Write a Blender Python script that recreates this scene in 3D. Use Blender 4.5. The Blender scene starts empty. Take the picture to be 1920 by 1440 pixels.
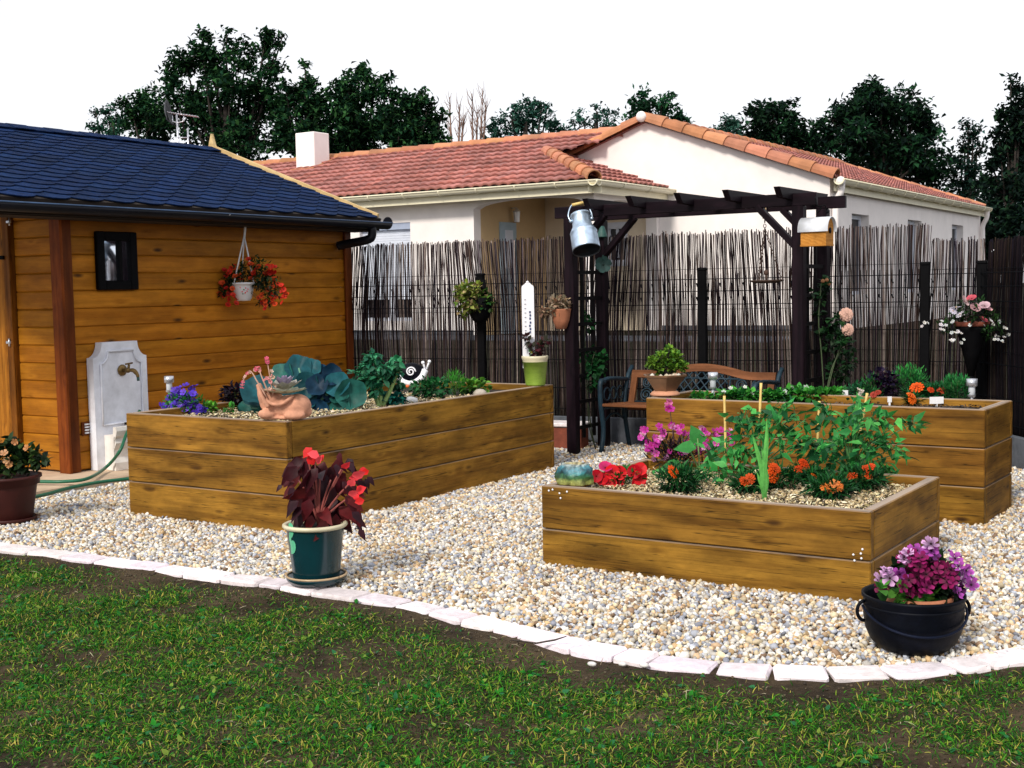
import bpy, math, random
import numpy as np
from mathutils import Vector, Matrix
random.seed(7); rng = np.random.default_rng(7)
SC = bpy.context.scene; COL = SC.collection
PI = math.pi

# ------------------------------------------------------------------ camera
FPX, YAW, PITCH, ROLL, CAMH = 2372.33, 0.5685, 0.0742, -0.0192, 1.4031
F_ = np.array([-math.sin(YAW)*math.cos(PITCH), math.cos(YAW)*math.cos(PITCH), -math.sin(PITCH)])
R0 = np.array([math.cos(YAW), math.sin(YAW), 0]); U0 = np.cross(R0, F_)
R_ = R0*math.cos(ROLL)+U0*math.sin(ROLL); U_ = -R0*math.sin(ROLL)+U0*math.cos(ROLL)
CAM = np.array([0, 0, CAMH])
def ray(x, y): return F_+R_*(x-960)/FPX-U_*(y-720)/FPX
def G(x, y, z=0.0):
    d = ray(x, y); return CAM+d*((z-CAMH)/d[2])
def atX(x, y, X):
    d = ray(x, y); return CAM+d*(X/d[0])
def atY(x, y, Y):
    d = ray(x, y); return CAM+d*(Y/d[1])
def D(x, y, t): return CAM+ray(x, y)*t
cd = bpy.data.cameras.new('camera'); co = bpy.data.objects.new('camera', cd); COL.objects.link(co)
cd.sensor_width = 36; cd.lens = FPX/1920*36; cd.clip_end = 1000; cd.clip_start = 0.05
m4 = Matrix.Identity(4)
for i in range(3):
    m4[i][0] = R_[i]; m4[i][1] = U_[i]; m4[i][2] = -F_[i]; m4[i][3] = CAM[i]
co.matrix_world = m4; SC.camera = co

# ------------------------------------------------------------------ light
SC.view_settings.view_transform = 'Standard'; SC.view_settings.look = 'None'
SC.view_settings.exposure = 0; SC.view_settings.gamma = 1
SUN_EL, SUN_DIR = math.radians(38), np.array([0.06, -1.0])     # towards the sun, horizontally
SUN_DIR = SUN_DIR/np.linalg.norm(SUN_DIR)
w = bpy.data.worlds.new('World'); SC.world = w; w.use_nodes = True
nt = w.node_tree; nt.nodes.clear()
o = nt.nodes.new('ShaderNodeOutputWorld'); b = nt.nodes.new('ShaderNodeBackground'); b.inputs[1].default_value = 0.1
sk = nt.nodes.new('ShaderNodeTexSky'); sk.sky_type = 'NISHITA'; sk.sun_disc = False
sk.sun_elevation = SUN_EL; sk.sun_rotation = math.atan2(SUN_DIR[0], SUN_DIR[1])
tc = nt.nodes.new('ShaderNodeTexCoord'); nz = nt.nodes.new('ShaderNodeTexNoise')
nz.inputs['Scale'].default_value = 1.6; nz.inputs['Detail'].default_value = 6
mp = nt.nodes.new('ShaderNodeMapping'); mp.inputs['Scale'].default_value = (1, 1, 2.5)
nt.links.new(tc.outputs['Generated'], mp.inputs[0]); nt.links.new(mp.outputs[0], nz.inputs['Vector'])
cr = nt.nodes.new('ShaderNodeValToRGB')
cr.color_ramp.elements[0].position = .30; cr.color_ramp.elements[0].color = (.80, .80, .80, 1)
cr.color_ramp.elements[1].position = .60; cr.color_ramp.elements[1].color = (.97, .97, .97, 1)
nt.links.new(nz.outputs['Fac'], cr.inputs[0])
mx = nt.nodes.new('ShaderNodeMixRGB'); mx.inputs[2].default_value = (11.0, 11.1, 11.5, 1)
nt.links.new(cr.outputs[0], mx.inputs[0]); nt.links.new(sk.outputs[0], mx.inputs[1])
nt.links.new(mx.outputs[0], b.inputs[0]); nt.links.new(b.outputs[0], o.inputs[0])
sd = bpy.data.lights.new('sun', 'SUN'); so = bpy.data.objects.new('sun', sd); COL.objects.link(so)
sd.energy = 3.2; sd.angle = math.radians(11); sd.color = (1, .93, .82)
tosun = Vector((SUN_DIR[0]*math.cos(SUN_EL), SUN_DIR[1]*math.cos(SUN_EL), math.sin(SUN_EL)))
so.rotation_euler = tosun.to_track_quat('Z', 'Y').to_euler(); so.location = (0, -5, 20)

# ------------------------------------------------------------------ materials
def nodes(name):
    m = bpy.data.materials.new(name); m.use_nodes = True
    n = m.node_tree.nodes; l = m.node_tree.links
    bs = n['Principled BSDF']
    return m, n, l, bs
def N(n, t, **k):
    x = n.new('ShaderNode'+t)
    for a, v in k.items(): setattr(x, a, v)
    return x
def mulc(n, l, a, b_):
    x = N(n, 'MixRGB', blend_type='MULTIPLY'); x.inputs[0].default_value = 1
    l.new(a, x.inputs[1]); l.new(b_, x.inputs[2]); return x.outputs[0]
def attr(n, name): return N(n, 'Attribute', attribute_name=name)
def ramp(n, l, src, stops):
    r = N(n, 'ValToRGB'); e = r.color_ramp.elements
    while len(e) < len(stops): e.new(.5)
    for i, (p, c) in enumerate(stops):
        e[i].position = p; e[i].color = (c[0], c[1], c[2], 1) if not isinstance(c, (int, float)) else (c, c, c, 1)
    l.new(src, r.inputs[0]); return r.outputs[0]
def noise(n, l, vec, scale, detail=4, rough=.55, sc=None):
    if sc:
        mp = N(n, 'Mapping'); mp.inputs['Scale'].default_value = sc; l.new(vec, mp.inputs[0]); vec = mp.outputs[0]
    x = N(n, 'TexNoise'); x.inputs['Scale'].default_value = scale; x.inputs['Detail'].default_value = detail
    x.inputs['Roughness'].default_value = rough; l.new(vec, x.inputs['Vector']); return x.outputs['Fac']
def bump(n, l, h, bs, strength=.3, dist=.01):
    b_ = N(n, 'Bump'); b_.inputs['Strength'].default_value = strength; b_.inputs['Distance'].default_value = dist
    l.new(h, b_.inputs['Height']); l.new(b_.outputs[0], bs.inputs['Normal'])
def rgbn(n, c):
    x = N(n, 'RGB'); x.outputs[0].default_value = (*c, 1); return x.outputs[0]
def mk(name, col, rough=.6, var=.25, ns=8., bmp=.2, metal=0., transl=0., spec=.5, bd=.01, streak=None, useattr=True):
    m, n, l, bs = nodes(name)
    base = N(n, 'RGB'); base.outputs[0].default_value = (*col, 1)
    c = mulc(n, l, base.outputs[0], attr(n, 'Col').outputs['Color']) if useattr else base.outputs[0]
    v = attr(n, 'gc').outputs['Vector'] if useattr else N(n, 'TexCoord').outputs['Object']
    f = noise(n, l, v, ns, 6, .6, streak)
    c = mulc(n, l, c, ramp(n, l, f, [(.3, 1-var), (.7, 1+var*.6)]))
    f2 = noise(n, l, v, ns*.17+.3, 3)
    c = mulc(n, l, c, ramp(n, l, f2, [(.35, 1-var*.7), (.65, 1+var*.3)]))
    l.new(c, bs.inputs['Base Color']); bs.inputs['Roughness'].default_value = rough
    bs.inputs['Metallic'].default_value = metal; bs.inputs['Specular IOR Level'].default_value = spec
    if bmp: bump(n, l, f, bs, bmp, bd)
    if transl:
        tr = N(n, 'BsdfTranslucent'); l.new(c, tr.inputs[0]); ms = N(n, 'MixShader'); ms.inputs[0].default_value = transl
        l.new(bs.outputs[0], ms.inputs[1]); l.new(tr.outputs[0], ms.inputs[2])
        l.new(ms.outputs[0], n['Material Output'].inputs[0])
    return m
def wood(name, light, dark, knot=(.03, .012, .004), gscale=1., rough=.6, stain=.45, knots=True, spec=.12, top=None, dmg=.3):
    """boards: gc.x runs along the grain"""
    m, n, l, bs = nodes(name)
    v = attr(n, 'gc').outputs['Vector']
    mp = N(n, 'Mapping'); mp.inputs['Scale'].default_value = (3.1*gscale, 9*gscale, 9*gscale); l.new(v, mp.inputs[0])
    vo = N(n, 'TexVoronoi'); vo.inputs['Scale'].default_value = 1.; l.new(mp.outputs[0], vo.inputs['Vector'])
    d = vo.outputs['Distance']
    sx = N(n, 'SeparateXYZ'); l.new(v, sx.inputs[0])
    nf = noise(n, l, v, 1., 3, .5, (1.2*gscale, 7*gscale, 7*gscale))
    def mth(op, a, b_=None):
        x = N(n, 'Math', operation=op)
        for i, q in enumerate((a, b_)):
            if q is None: continue
            if isinstance(q, (int, float)): x.inputs[i].default_value = q
            else: l.new(q, x.inputs[i])
        return x.outputs[0]
    kn = mth('POWER', mth('SUBTRACT', 1., mth('MINIMUM', mth('MULTIPLY', d, 2.6), 1.)), 2.)
    ph = mth('ADD', mth('ADD', mth('MULTIPLY', sx.outputs[1], 95*gscale), mth('MULTIPLY', nf, 15.)), mth('MULTIPLY', kn, 7.))
    ph = mth('ADD', ph, mth('MULTIPLY', sx.outputs[2], 40*gscale))
    sn = mth('ADD', mth('MULTIPLY', mth('SINE', ph), .5), .5)
    fib = noise(n, l, v, 1., 5, .65, (6*gscale, 220*gscale, 220*gscale))
    lf = noise(n, l, v, 1., 3, .5, (1.6*gscale, 55*gscale, 55*gscale)); g = mth('ADD', mth('ADD', mth('MULTIPLY', sn, .28), mth('MULTIPLY', fib, .40)), mth('MULTIPLY', lf, .40))
    c = ramp(n, l, g, [(.28, dark), (.76, light)])
    st = noise(n, l, v, 1., 4, .6, (2.2, 4.5, 4.5))
    c = mulc(n, l, c, ramp(n, l, st, [(.33, 1-stain), (.62, 1.12)]))
    ck = noise(n, l, v, 1., 3, .5, (.9*gscale, 38*gscale, 38*gscale))
    c = mulc(n, l, c, ramp(n, l, ck, [(.487, 1), (.497, dmg), (.503, dmg), (.513, 1)])) if knots else c
    st2 = noise(n, l, v, 1., 6, .7, (5., 16, 16))
    c = mulc(n, l, c, ramp(n, l, st2, [(.32, 1-stain*.7), (.6, 1.1)]))
    c = mulc(n, l, c, attr(n, 'Col').outputs['Color'])
    if knots:
        km = N(n, 'MixRGB'); l.new(ramp(n, l, d, [(.05, .92), (.17, 0)]), km.inputs[0]); l.new(c, km.inputs[1])
        km.inputs[2].default_value = (*knot, 1)
        # only some cells carry a knot
        sel = mth('GREATER_THAN', N(n, 'SeparateColor').outputs[0], .38)
        sc_ = [x for x in n if x.bl_idname == 'ShaderNodeSeparateColor'][0]; l.new(vo.outputs['Color'], sc_.inputs[0])
        l.new(mth('MULTIPLY', ramp(n, l, d, [(.05, .88), (.19, 0)]), sel), km.inputs[0])
        c = km.outputs[0]
    if top:                                                  # weathered horizontal faces
        ge = N(n, 'NewGeometry'); sz = N(n, 'SeparateXYZ'); l.new(ge.outputs['True Normal'], sz.inputs[0]); tm = N(n, 'MixRGB', blend_type='MIX')
        l.new(ramp(n, l, sz.outputs[2], [(.6, 0), (.9, .8)]), tm.inputs[0]); l.new(c, tm.inputs[1]); l.new(mulc(n, l, ramp(n, l, g, [(.2, .6), (.8, 1.15)]), rgbn(n, top)), tm.inputs[2]); c = tm.outputs[0]
    l.new(c, bs.inputs['Base Color']); bs.inputs['Roughness'].default_value = rough
    bs.inputs['Specular IOR Level'].default_value = spec
    bump(n, l, g, bs, .25, .004)
    return m

MAT = {}
def mats():
    M = MAT
    M['bed'] = wood('bed_wood', (.300, .150, .022), (.120, .052, .007), stain=.38, top=(.40, .33, .28))
    M['shed'] = wood('shed_boards', (.42, .165, .013), (.26, .090, .005), gscale=.9, stain=.17, rough=.5, dmg=.8)
    M['shed_trim'] = wood('shed_trim', (.16, .040, .006), (.085, .018, .003), stain=.3, knots=False, rough=.5)
    M['shed_door'] = wood('shed_door', (.40, .16, .018), (.24, .08, .006), stain=.3, rough=.5)
    M['pale_board'] = wood('verge_board', (.70, .52, .27), (.5, .34, .15), stain=.2, knots=False)
    M['shingle'] = mk('bitumen_shingle', (.005, .021, .078), .95, .5, 60, .4, spec=.1)
    M['black'] = mk('black_paint', (.003, .003, .004), .6, .3, 20, .1, spec=.07)
    M['gutter_black'] = mk('dark_gutter', (.006, .007, .012), .4, .3, 8, .05, spec=.2)
    M['under'] = mk('roof_underside', (.018, .010, .006), .8, .3, 10, .1)  # near black: shade under the roof is put into this colour
    M['glass_dark'] = mk('dark_glass', (.003, .003, .005), .25, .1, 5, 0, spec=.25)
    M['stone_white'] = mk('fountain_stone', (.80, .82, .90), .8, .2, 7, .25, bd=.006)
    M['brass'] = mk('brass', (.22, .14, .05), .4, .4, 30, .1, metal=.8)
    M['hose'] = mk('green_hose', (.010, .13, .065), .4, .15, 20, .02)
    M['steel'] = mk('brushed_steel', (.62, .64, .70), .3, .15, 20, .03, metal=.7)
    M['zinc'] = mk('galvanised_zinc', (.50, .62, .76), .36, .3, 14, .06, metal=.8)
    M['white_plastic'] = mk('white_plastic', (.78, .78, .80), .4, .06, 10, .02)
    M['terracotta'] = mk('terracotta', (.40, .15, .075), .85, .25, 14, .2)
    M['terracotta_pale'] = mk('pale_terracotta', (.62, .30, .18), .85, .22, 12, .2)
    M['pot_brown'] = mk('brown_plastic_pot', (.048, .010, .008), .5, .25, 9, .08, spec=.25)
    M['teal_glaze'] = mk('teal_glaze', (.002, .026, .034), .2, .3, 6, .04, spec=.6)
    M['cream_glaze'] = mk('cream_glaze', (.66, .60, .42), .35, .15, 12, .04)
    M['mint_glaze'] = mk('mint_glaze', (.12, .52, .30), .35, .2, 12, .04)
    M['iron'] = mk('cast_iron', (.002, .003, .007), .5, .4, 25, .25, spec=.10)
    M['bench_iron'] = mk('bench_iron', (.012, .035, .055), .5, .4, 25, .2, spec=.3)
    M['bench_wood'] = wood('bench_slat', (.22, .085, .036), (.12, .042, .015), stain=.3, knots=False)
    M['pergola'] = wood('pergola_wood', (.014, .007, .011), (.005, .003, .005), stain=.3, knots=False, rough=.5, spec=.08)
    M['lattice'] = mk('lattice_wood', (.004, .003, .004), .7, .3, 20, .1, spec=.15)
    M['reed'] = mk('reed_stick', (1, 1, 1), .85, .3, 30, .15, spec=.05)
    M['wire'] = mk('fence_wire', (.004, .005, .007), .6, .2, 20, 0, spec=.05)
    M['concrete'] = mk('concrete', (.10, .11, .13), .95, .3, 12, .3, spec=.1)
    M['slab'] = mk('slab_concrete', (.62, .46, .32), .9, .18, 8, .2)
    M['curb'] = mk('curb_stone', (.86, .79, .81), .9, .2, 30, .45, bd=.008)
    M['leaf'] = mk('leaf', (1, 1, 1), .5, .3, 25, .15, transl=.16, spec=.18)
    M['leafdull'] = mk('tree_leaf', (1, 1, 1), .75, .2, 3, 0, transl=.10, spec=.05)
    M['petal'] = mk('petal', (1, 1, 1), .55, .12, 60, .05, transl=.22, spec=.2)
    M['stem'] = mk('stem', (1, 1, 1), .6, .2, 40, .05)
    M['bark'] = mk('bark', (.03, .022, .018), .9, .4, 9, .5)
    M['soil'] = mk('soil', (.018, .012, .009), .95, .4, 25, .8, bd=.02)
    M['mulch'] = mk('straw_chips', (1, 1, 1), .85, .15, 60, .1)
    M['pebble'] = mk('pebble', (1, 1, 1), .65, .22, 70, .15, spec=.3)
    M['grass'] = mk('grass_blade', (1, 1, 1), .6, .1, 30, 0, transl=.2, spec=.10)
    M['render'] = mk('house_render', (.90, .84, .82), .9, .06, 3, .15, bd=.004)
    M['render_yellow'] = mk('porch_render', (.62, .44, .24), .9, .05, 5, .1)
    M['render_gable'] = M['render']
    M['tile'] = mk('clay_tile', (.45, .165, .138), .85, .28, 10, .2)
    M['ridge'] = mk('ridge_tile', (.50, .21, .11), .85, .22, 5, .2)
    M['gutter_cream'] = mk('cream_gutter', (.80, .74, .55), .5, .06, 6, .02)
    M['shutter'] = mk('white_shutter', (.66, .70, .80), .5, .06, 10, .05)
    M['door_blue'] = mk('pale_blue_door', (.36, .47, .56), .5, .08, 10, .03)
    M['render_tinted'] = mk('porch_back_render', (.80, .68, .52), .9, .05, 5, .1)  # cream tinted render for the back wall of the porch
    M['cane'] = mk('bamboo_cane', (.74, .52, .17), .5, .15, 40, .05)
    M['birdwood'] = wood('birdhouse_wood', (.52, .23, .045), (.36, .14, .02), gscale=2.5, stain=.2, knots=False)
    M['metal_white'] = mk('pale_metal', (.72, .74, .78), .3, .08, 10, .02, metal=.3)
    M['verdigris'] = mk('verdigris', (.02, .085, .075), .6, .4, 30, .2)
    M['rope'] = mk('rope', (.40, .28, .16), .9, .2, 60, .2)
    M['rust'] = mk('rusty_metal', (.06, .03, .02), .8, .4, 30, .3)
    M['limeglaze'] = mk('lime_glaze', (.27, .42, .055), .4, .18, 18, .06, streak=(1, 1, 3))
    M['enamel'] = mk('white_enamel', (.85, .85, .90), .35, .05, 10, .02)
    M['paint'] = mk('colour_paint', (1, 1, 1), .45, .06, 30, .02)
    M['brick_red'] = mk('red_brick', (.22, .055, .03), .9, .3, 20, .3)
    M['bowl'] = mk('bronze_glaze', (.20, .105, .055), .45, .4, 9, .1)
    M['pinkclay'] = mk('rabbit_clay', (.62, .30, .19), .9, .3, 22, .3, useattr=False)
    # ground sheets
    m, n, l, bs = nodes('lawn_soil'); v = N(n, 'TexCoord').outputs['Object']
    f = noise(n, l, v, 2.3, 8, .65); f2 = noise(n, l, v, 40, 5, .7)
    c = ramp(n, l, f, [(.33, (.020, .014, .008)), (.5, (.052, .036, .020)), (.68, (.10, .072, .042))])
    c = mulc(n, l, c, ramp(n, l, f2, [(.25, .45), (.7, 1.3)]))
    l.new(c, bs.inputs['Base Color']); bs.inputs['Roughness'].default_value = .95; bs.inputs['Specular IOR Level'].default_value = .15
    bump(n, l, f2, bs, .9, .02); M['lawn'] = m
    m, n, l, bs = nodes('gravel_bed'); v = N(n, 'TexCoord').outputs['Object']
    vo = N(n, 'TexVoronoi'); vo.inputs['Scale'].default_value = 48; l.new(v, vo.inputs['Vector'])
    sp = N(n, 'SeparateColor'); l.new(vo.outputs['Color'], sp.inputs[0])
    c = ramp(n, l, sp.outputs[0], [(0, (.05, .035, .025)), (.4, (.16, .12, .08)), (.7, (.11, .11, .12)), (1, (.25, .22, .18))])
    c = mulc(n, l, c, ramp(n, l, vo.outputs['Distance'], [(.2, .85), (.7, .12)]))
    l.new(c, bs.inputs['Base Color']); bs.inputs['Roughness'].default_value = .85
    bump(n, l, vo.outputs['Distance'], bs, -1.0, .02); M['gravel'] = m
    m, n, l, bs = nodes('far_ground'); v = N(n, 'TexCoord').outputs['Object']
    f = noise(n, l, v, .6, 8, .7); f2 = noise(n, l, v, 9, 6, .7)
    c = ramp(n, l, f, [(.3, (.010, .016, .006)), (.55, (.03, .026, .014)), (.75, (.05, .045, .04))])
    c = mulc(n, l, c, ramp(n, l, f2, [(.25, .4), (.7, 1.3)]))
    l.new(c, bs.inputs['Base Color']); bs.inputs['Roughness'].default_value = .95; bs.inputs['Specular IOR Level'].default_value = .1
    bump(n, l, f2, bs, .8, .05); M['far'] = m
mats()

# ------------------------------------------------------------------ mesh builder
def unit(v):
    v = np.asarray(v, float); k = np.linalg.norm(v, axis=-1, keepdims=True); return v/np.maximum(k, 1e-9)
class MB:
    def __init__(s): s.V = []; s.Fs = []; s.C = []; s.Gc = []; s.S = []; s.n = 0
    def add(s, V, faces, col=(1, 1, 1), gc=None, smooth=False):
        """faces: list of (arrays n x k)"""
        V = np.asarray(V, float).reshape(-1, 3); k = len(V)
        C = np.asarray(col, float)
        if C.ndim == 1: C = np.tile(C, (k, 1))
        s.V.append(V); s.C.append(C); s.Gc.append(V.copy() if gc is None else np.asarray(gc, float).reshape(-1, 3))
        for f in faces:
            f = np.asarray(f, int)
            if f.ndim == 1: f = f[None]
            s.Fs.append(f+s.n); s.S.append(np.full(len(f), smooth))
        s.n += k
    def box(s, c, size, ax=None, col=(1, 1, 1), grain=0, bev=0.0, seed=None):
        """axis-framed box; ax = 3 row vectors; grain = index of long axis; bev = chamfer"""
        hx = np.asarray(size, float)/2
        A = np.eye(3) if ax is None else np.asarray(ax, float)
        if bev > 0:
            b_ = min(bev, hx.min()*.6); L = []
            for sx in (-1, 1):
                for sy in (-1, 1):
                    for sz in (-1, 1):
                        L += [(sx*(hx[0]-b_), sy*(hx[1]-b_), sz*hx[2]), (sx*(hx[0]-b_), sy*hx[1], sz*(hx[2]-b_)), (sx*hx[0], sy*(hx[1]-b_), sz*(hx[2]-b_))]
            L = np.array(L)
            def i(sx, sy, sz, k): return ((sx > 0)*4+(sy > 0)*2+(sz > 0))*3+k
            q = []; t = []
            for sg in (-1, 1):
                q += [[i(-1, -1, sg, 0), i(1, -1, sg, 0), i(1, 1, sg, 0), i(-1, 1, sg, 0)][::sg],
                      [i(-1, sg, -1, 1), i(-1, sg, 1, 1), i(1, sg, 1, 1), i(1, sg, -1, 1)][::sg],
                      [i(sg, -1, -1, 2), i(sg, 1, -1, 2), i(sg, 1, 1, 2), i(sg, -1, 1, 2)][::sg]]
                for sh in (-1, 1):
                    e = sg*sh
                    q += [[i(-1, sg, sh, 0), i(1, sg, sh, 0), i(1, sg, sh, 1), i(-1, sg, sh, 1)][::e],
                          [i(sg, -1, sh, 0), i(sg, -1, sh, 2), i(sg, 1, sh, 2), i(sg, 1, sh, 0)][::e],
                          [i(sg, sh, -1, 1), i(sg, sh, 1, 1), i(sg, sh, 1, 2), i(sg, sh, -1, 2)][::e]]
                    for sk_ in (-1, 1):
                        t.append([i(sg, sh, sk_, 0), i(sg, sh, sk_, 1), i(sg, sh, sk_, 2)][::-(sg*sh*sk_)])
            fs = [np.array(q), np.array(t)]
        else:
            L = np.array([(x, y, z) for x in (-1, 1) for y in (-1, 1) for z in (-1, 1)])*hx
            fs = [np.array([[0, 1, 3, 2], [4, 6, 7, 5], [0, 4, 5, 1], [2, 3, 7, 6], [0, 2, 6, 4], [1, 5, 7, 3]])]
        o_ = np.array([grain, (grain+1) % 3, (grain+2) % 3])
        gc = L[:, o_]+(rng.uniform(-40, 40, 3) if seed is None else np.array(seed, float))
        s.add(np.asarray(c)+L@A, fs, col, gc)
    def bar(s, p, q, w, h, up=(0, 0, 1), col=(1, 1, 1), bev=0.0, seed=None):
        p = np.asarray(p, float); q = np.asarray(q, float); d = unit(q-p)
        u = np.asarray(up, float)
        if abs(d@u) > .98: u = np.array([0, 1., 0])
        sd_ = unit(np.cross(u, d)); u = np.cross(d, sd_)
        s.box((p+q)/2, (np.linalg.norm(q-p), w, h), np.array([d, sd_, u]), col, 0, bev, seed)
    def tube(s, path, r, n=8, col=(1, 1, 1), cap=True, smooth=True):
        P = np.asarray(path, float); k = len(P)
        r = np.full(k, r) if np.isscalar(r) else np.asarray(r, float)
        T = np.gradient(P, axis=0) if k > 2 else np.tile(P[1]-P[0], (2, 1)); T = unit(T)
        a = np.array([0, 0, 1.]) if abs(T[0][2]) < .9 else np.array([1., 0, 0])
        Nn = unit(np.cross(T[0], a)); V = []
        L = 0; gcs = []
        th = np.arange(n)*2*PI/n
        off = rng.uniform(-40, 40, 3)
        for i in range(k):
            Nn = unit(Nn-T[i]*(Nn@T[i])); B = np.cross(T[i], Nn)
            V.append(P[i]+r[i]*(np.cos(th)[:, None]*Nn+np.sin(th)[:, None]*B))
            if i: L += np.linalg.norm(P[i]-P[i-1])
            gcs.append(np.stack([np.full(n, L), r[i]*np.cos(th), r[i]*np.sin(th)], 1)+off)
        V = np.concatenate(V); j = np.arange(n); f = []
        for i in range(k-1):
            a_ = i*n
            f.append(np.stack([a_+j, a_+(j+1) % n, a_+n+(j+1) % n, a_+n+j], 1))
        fs = [np.concatenate(f)]
        if cap: fs += [np.arange(n)[::-1][None], ((k-1)*n+np.arange(n))[None]]
        C = np.asarray(col, float)
        if C.ndim == 2: C = np.repeat(C, n, axis=0)
        s.add(V, fs, C, np.concatenate(gcs), smooth)
    def lathe(s, prof, c=(0, 0, 0), n=28, col=(1, 1, 1), axis=None, smooth=True, sx=1., sy=1.):
        """prof = [(r,z)...]"""
        th = np.arange(n)*2*PI/n; V = []; k = len(prof)
        for r, z in prof: V.append(np.stack([r*sx*np.cos(th), r*sy*np.sin(th), np.full(n, z)], 1))
        V = np.concatenate(V)
        if axis is not None:
            z_ = unit(axis); x_ = unit(np.cross((0, 1., .13), z_)); y_ = np.cross(z_, x_); V = V@np.array([x_, y_, z_])
        j = np.arange(n); f = [np.stack([i*n+j, i*n+(j+1) % n, i*n+n+(j+1) % n, i*n+n+j], 1) for i in range(k-1)]
        C = np.asarray(col, float)
        if C.ndim == 2: C = np.repeat(C, n, axis=0)
        s.add(V+np.asarray(c), [np.concatenate(f)], C, None, smooth)
    def ico(s, c, r, sub=1, ax=None, col=(1, 1, 1), jit=0., smooth=True):
        V, f = ICO[sub]
        V = V*(1+rng.normal(0, jit, (len(V), 1))) if jit else V.copy()
        V = V*np.asarray(r)
        if ax is not None: V = V@np.asarray(ax)
        s.add(V+np.asarray(c), [f], col, None, smooth)
    def inst(s, T, P, B, sc, cols=None, smooth=True, colmul=True):
        """scatter template T=(V,faces,C) at P(n,3) with bases B(n,3,3) rows = local axes, scale (n,) or (n,3)"""
        V, fs, C = T; n = len(P); k = len(V); P = np.asarray(P, float)
        sc = np.asarray(sc, float)
        if sc.ndim == 0: sc = np.full(n, sc)
        if sc.ndim == 1: sc = np.repeat(sc[:, None], 3, 1)
        W = np.einsum('nki,nij->nkj', V[None]*sc[:, None, :], B)+P[:, None, :]
        CC = np.tile(C[None], (n, 1, 1))
        if cols is not None: CC = CC*np.asarray(cols)[:, None, :]
        gc = V[None]*sc[:, None, :]+rng.uniform(-30, 30, (n, 1, 3))
        F2 = [(f[None]+(np.arange(n)*k)[:, None, None]).reshape(-1, f.shape[1]) for f in fs]
        s.add(W.reshape(-1, 3), F2, CC.reshape(-1, 3), gc.reshape(-1, 3), smooth)
    def tmpl(s):
        ks = {}
        for f in s.Fs: ks.setdefault(f.shape[1], []).append(f)
        return (np.concatenate(s.V), [np.concatenate(x) for x in ks.values()], np.concatenate(s.C))
    def build(s, name, mat, parent=None, loc=None):
        me = bpy.data.meshes.new(name)
        if s.n:
            V = np.concatenate(s.V)
            org = np.zeros(3) if loc is None else np.asarray(loc, float)
            if parent is not None: org = np.array(parent['_org'])
            lt = np.concatenate([np.full(len(f), f.shape[1]) for f in s.Fs]); vi = np.concatenate([f.ravel() for f in s.Fs])
            ls = np.concatenate([[0], np.cumsum(lt)[:-1]])
            me.vertices.add(len(V)); me.vertices.foreach_set('co', (V-org).ravel().astype(np.float32))
            me.loops.add(len(vi)); me.loops.foreach_set('vertex_index', vi.astype(np.int32))
            me.polygons.add(len(lt)); me.polygons.foreach_set('loop_start', ls.astype(np.int32))
            try: me.polygons.foreach_set('loop_total', lt.astype(np.int32))
            except Exception: pass
            me.polygons.foreach_set('use_smooth', np.concatenate(s.S))
            C = np.concatenate(s.C); a = me.color_attributes.new('Col', 'FLOAT_COLOR', 'POINT')
            a.data.foreach_set('color', np.concatenate([C, np.ones((len(C), 1))], 1).ravel().astype(np.float32))
            g = me.attributes.new('gc', 'FLOAT_VECTOR', 'POINT'); g.data.foreach_set('vector', np.concatenate(s.Gc).ravel().astype(np.float32))
            me.update(calc_edges=True)
        ob = bpy.data.objects.new(name, me); COL.objects.link(ob)
        me.materials.append(MAT[mat] if isinstance(mat, str) else mat)
        if parent is not None: ob.parent = parent; ob['_org'] = list(parent['_org'])
        else:
            ob.location = (0, 0, 0) if loc is None else tuple(loc); ob['_org'] = list(ob.location)
        return ob
def icos(sub):
    import bmesh
    bm = bmesh.new(); bmesh.ops.create_icosphere(bm, subdivisions=sub, radius=1)
    V = np.array([v.co[:] for v in bm.verts]); f = np.array([[v.index for v in q.verts] for q in bm.faces]); bm.free(); return V, f
ICO = {i: icos(i) for i in (1, 2, 3)}

def tag(ob, label=None, cat=None, group=None, kind=None):
    if label: ob['label'] = label
    if cat: ob['category'] = cat
    if group: ob['group'] = group
    if kind: ob['kind'] = kind
    return ob
def thing(name, label, cat, loc=(0, 0, 0), group=None):
    e = bpy.data.objects.new(name, None); COL.objects.link(e); e.location = tuple(float(q) for q in loc)
    e.empty_display_size = .1; e['_org'] = [float(q) for q in loc]
    return tag(e, label, cat, group)

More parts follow.
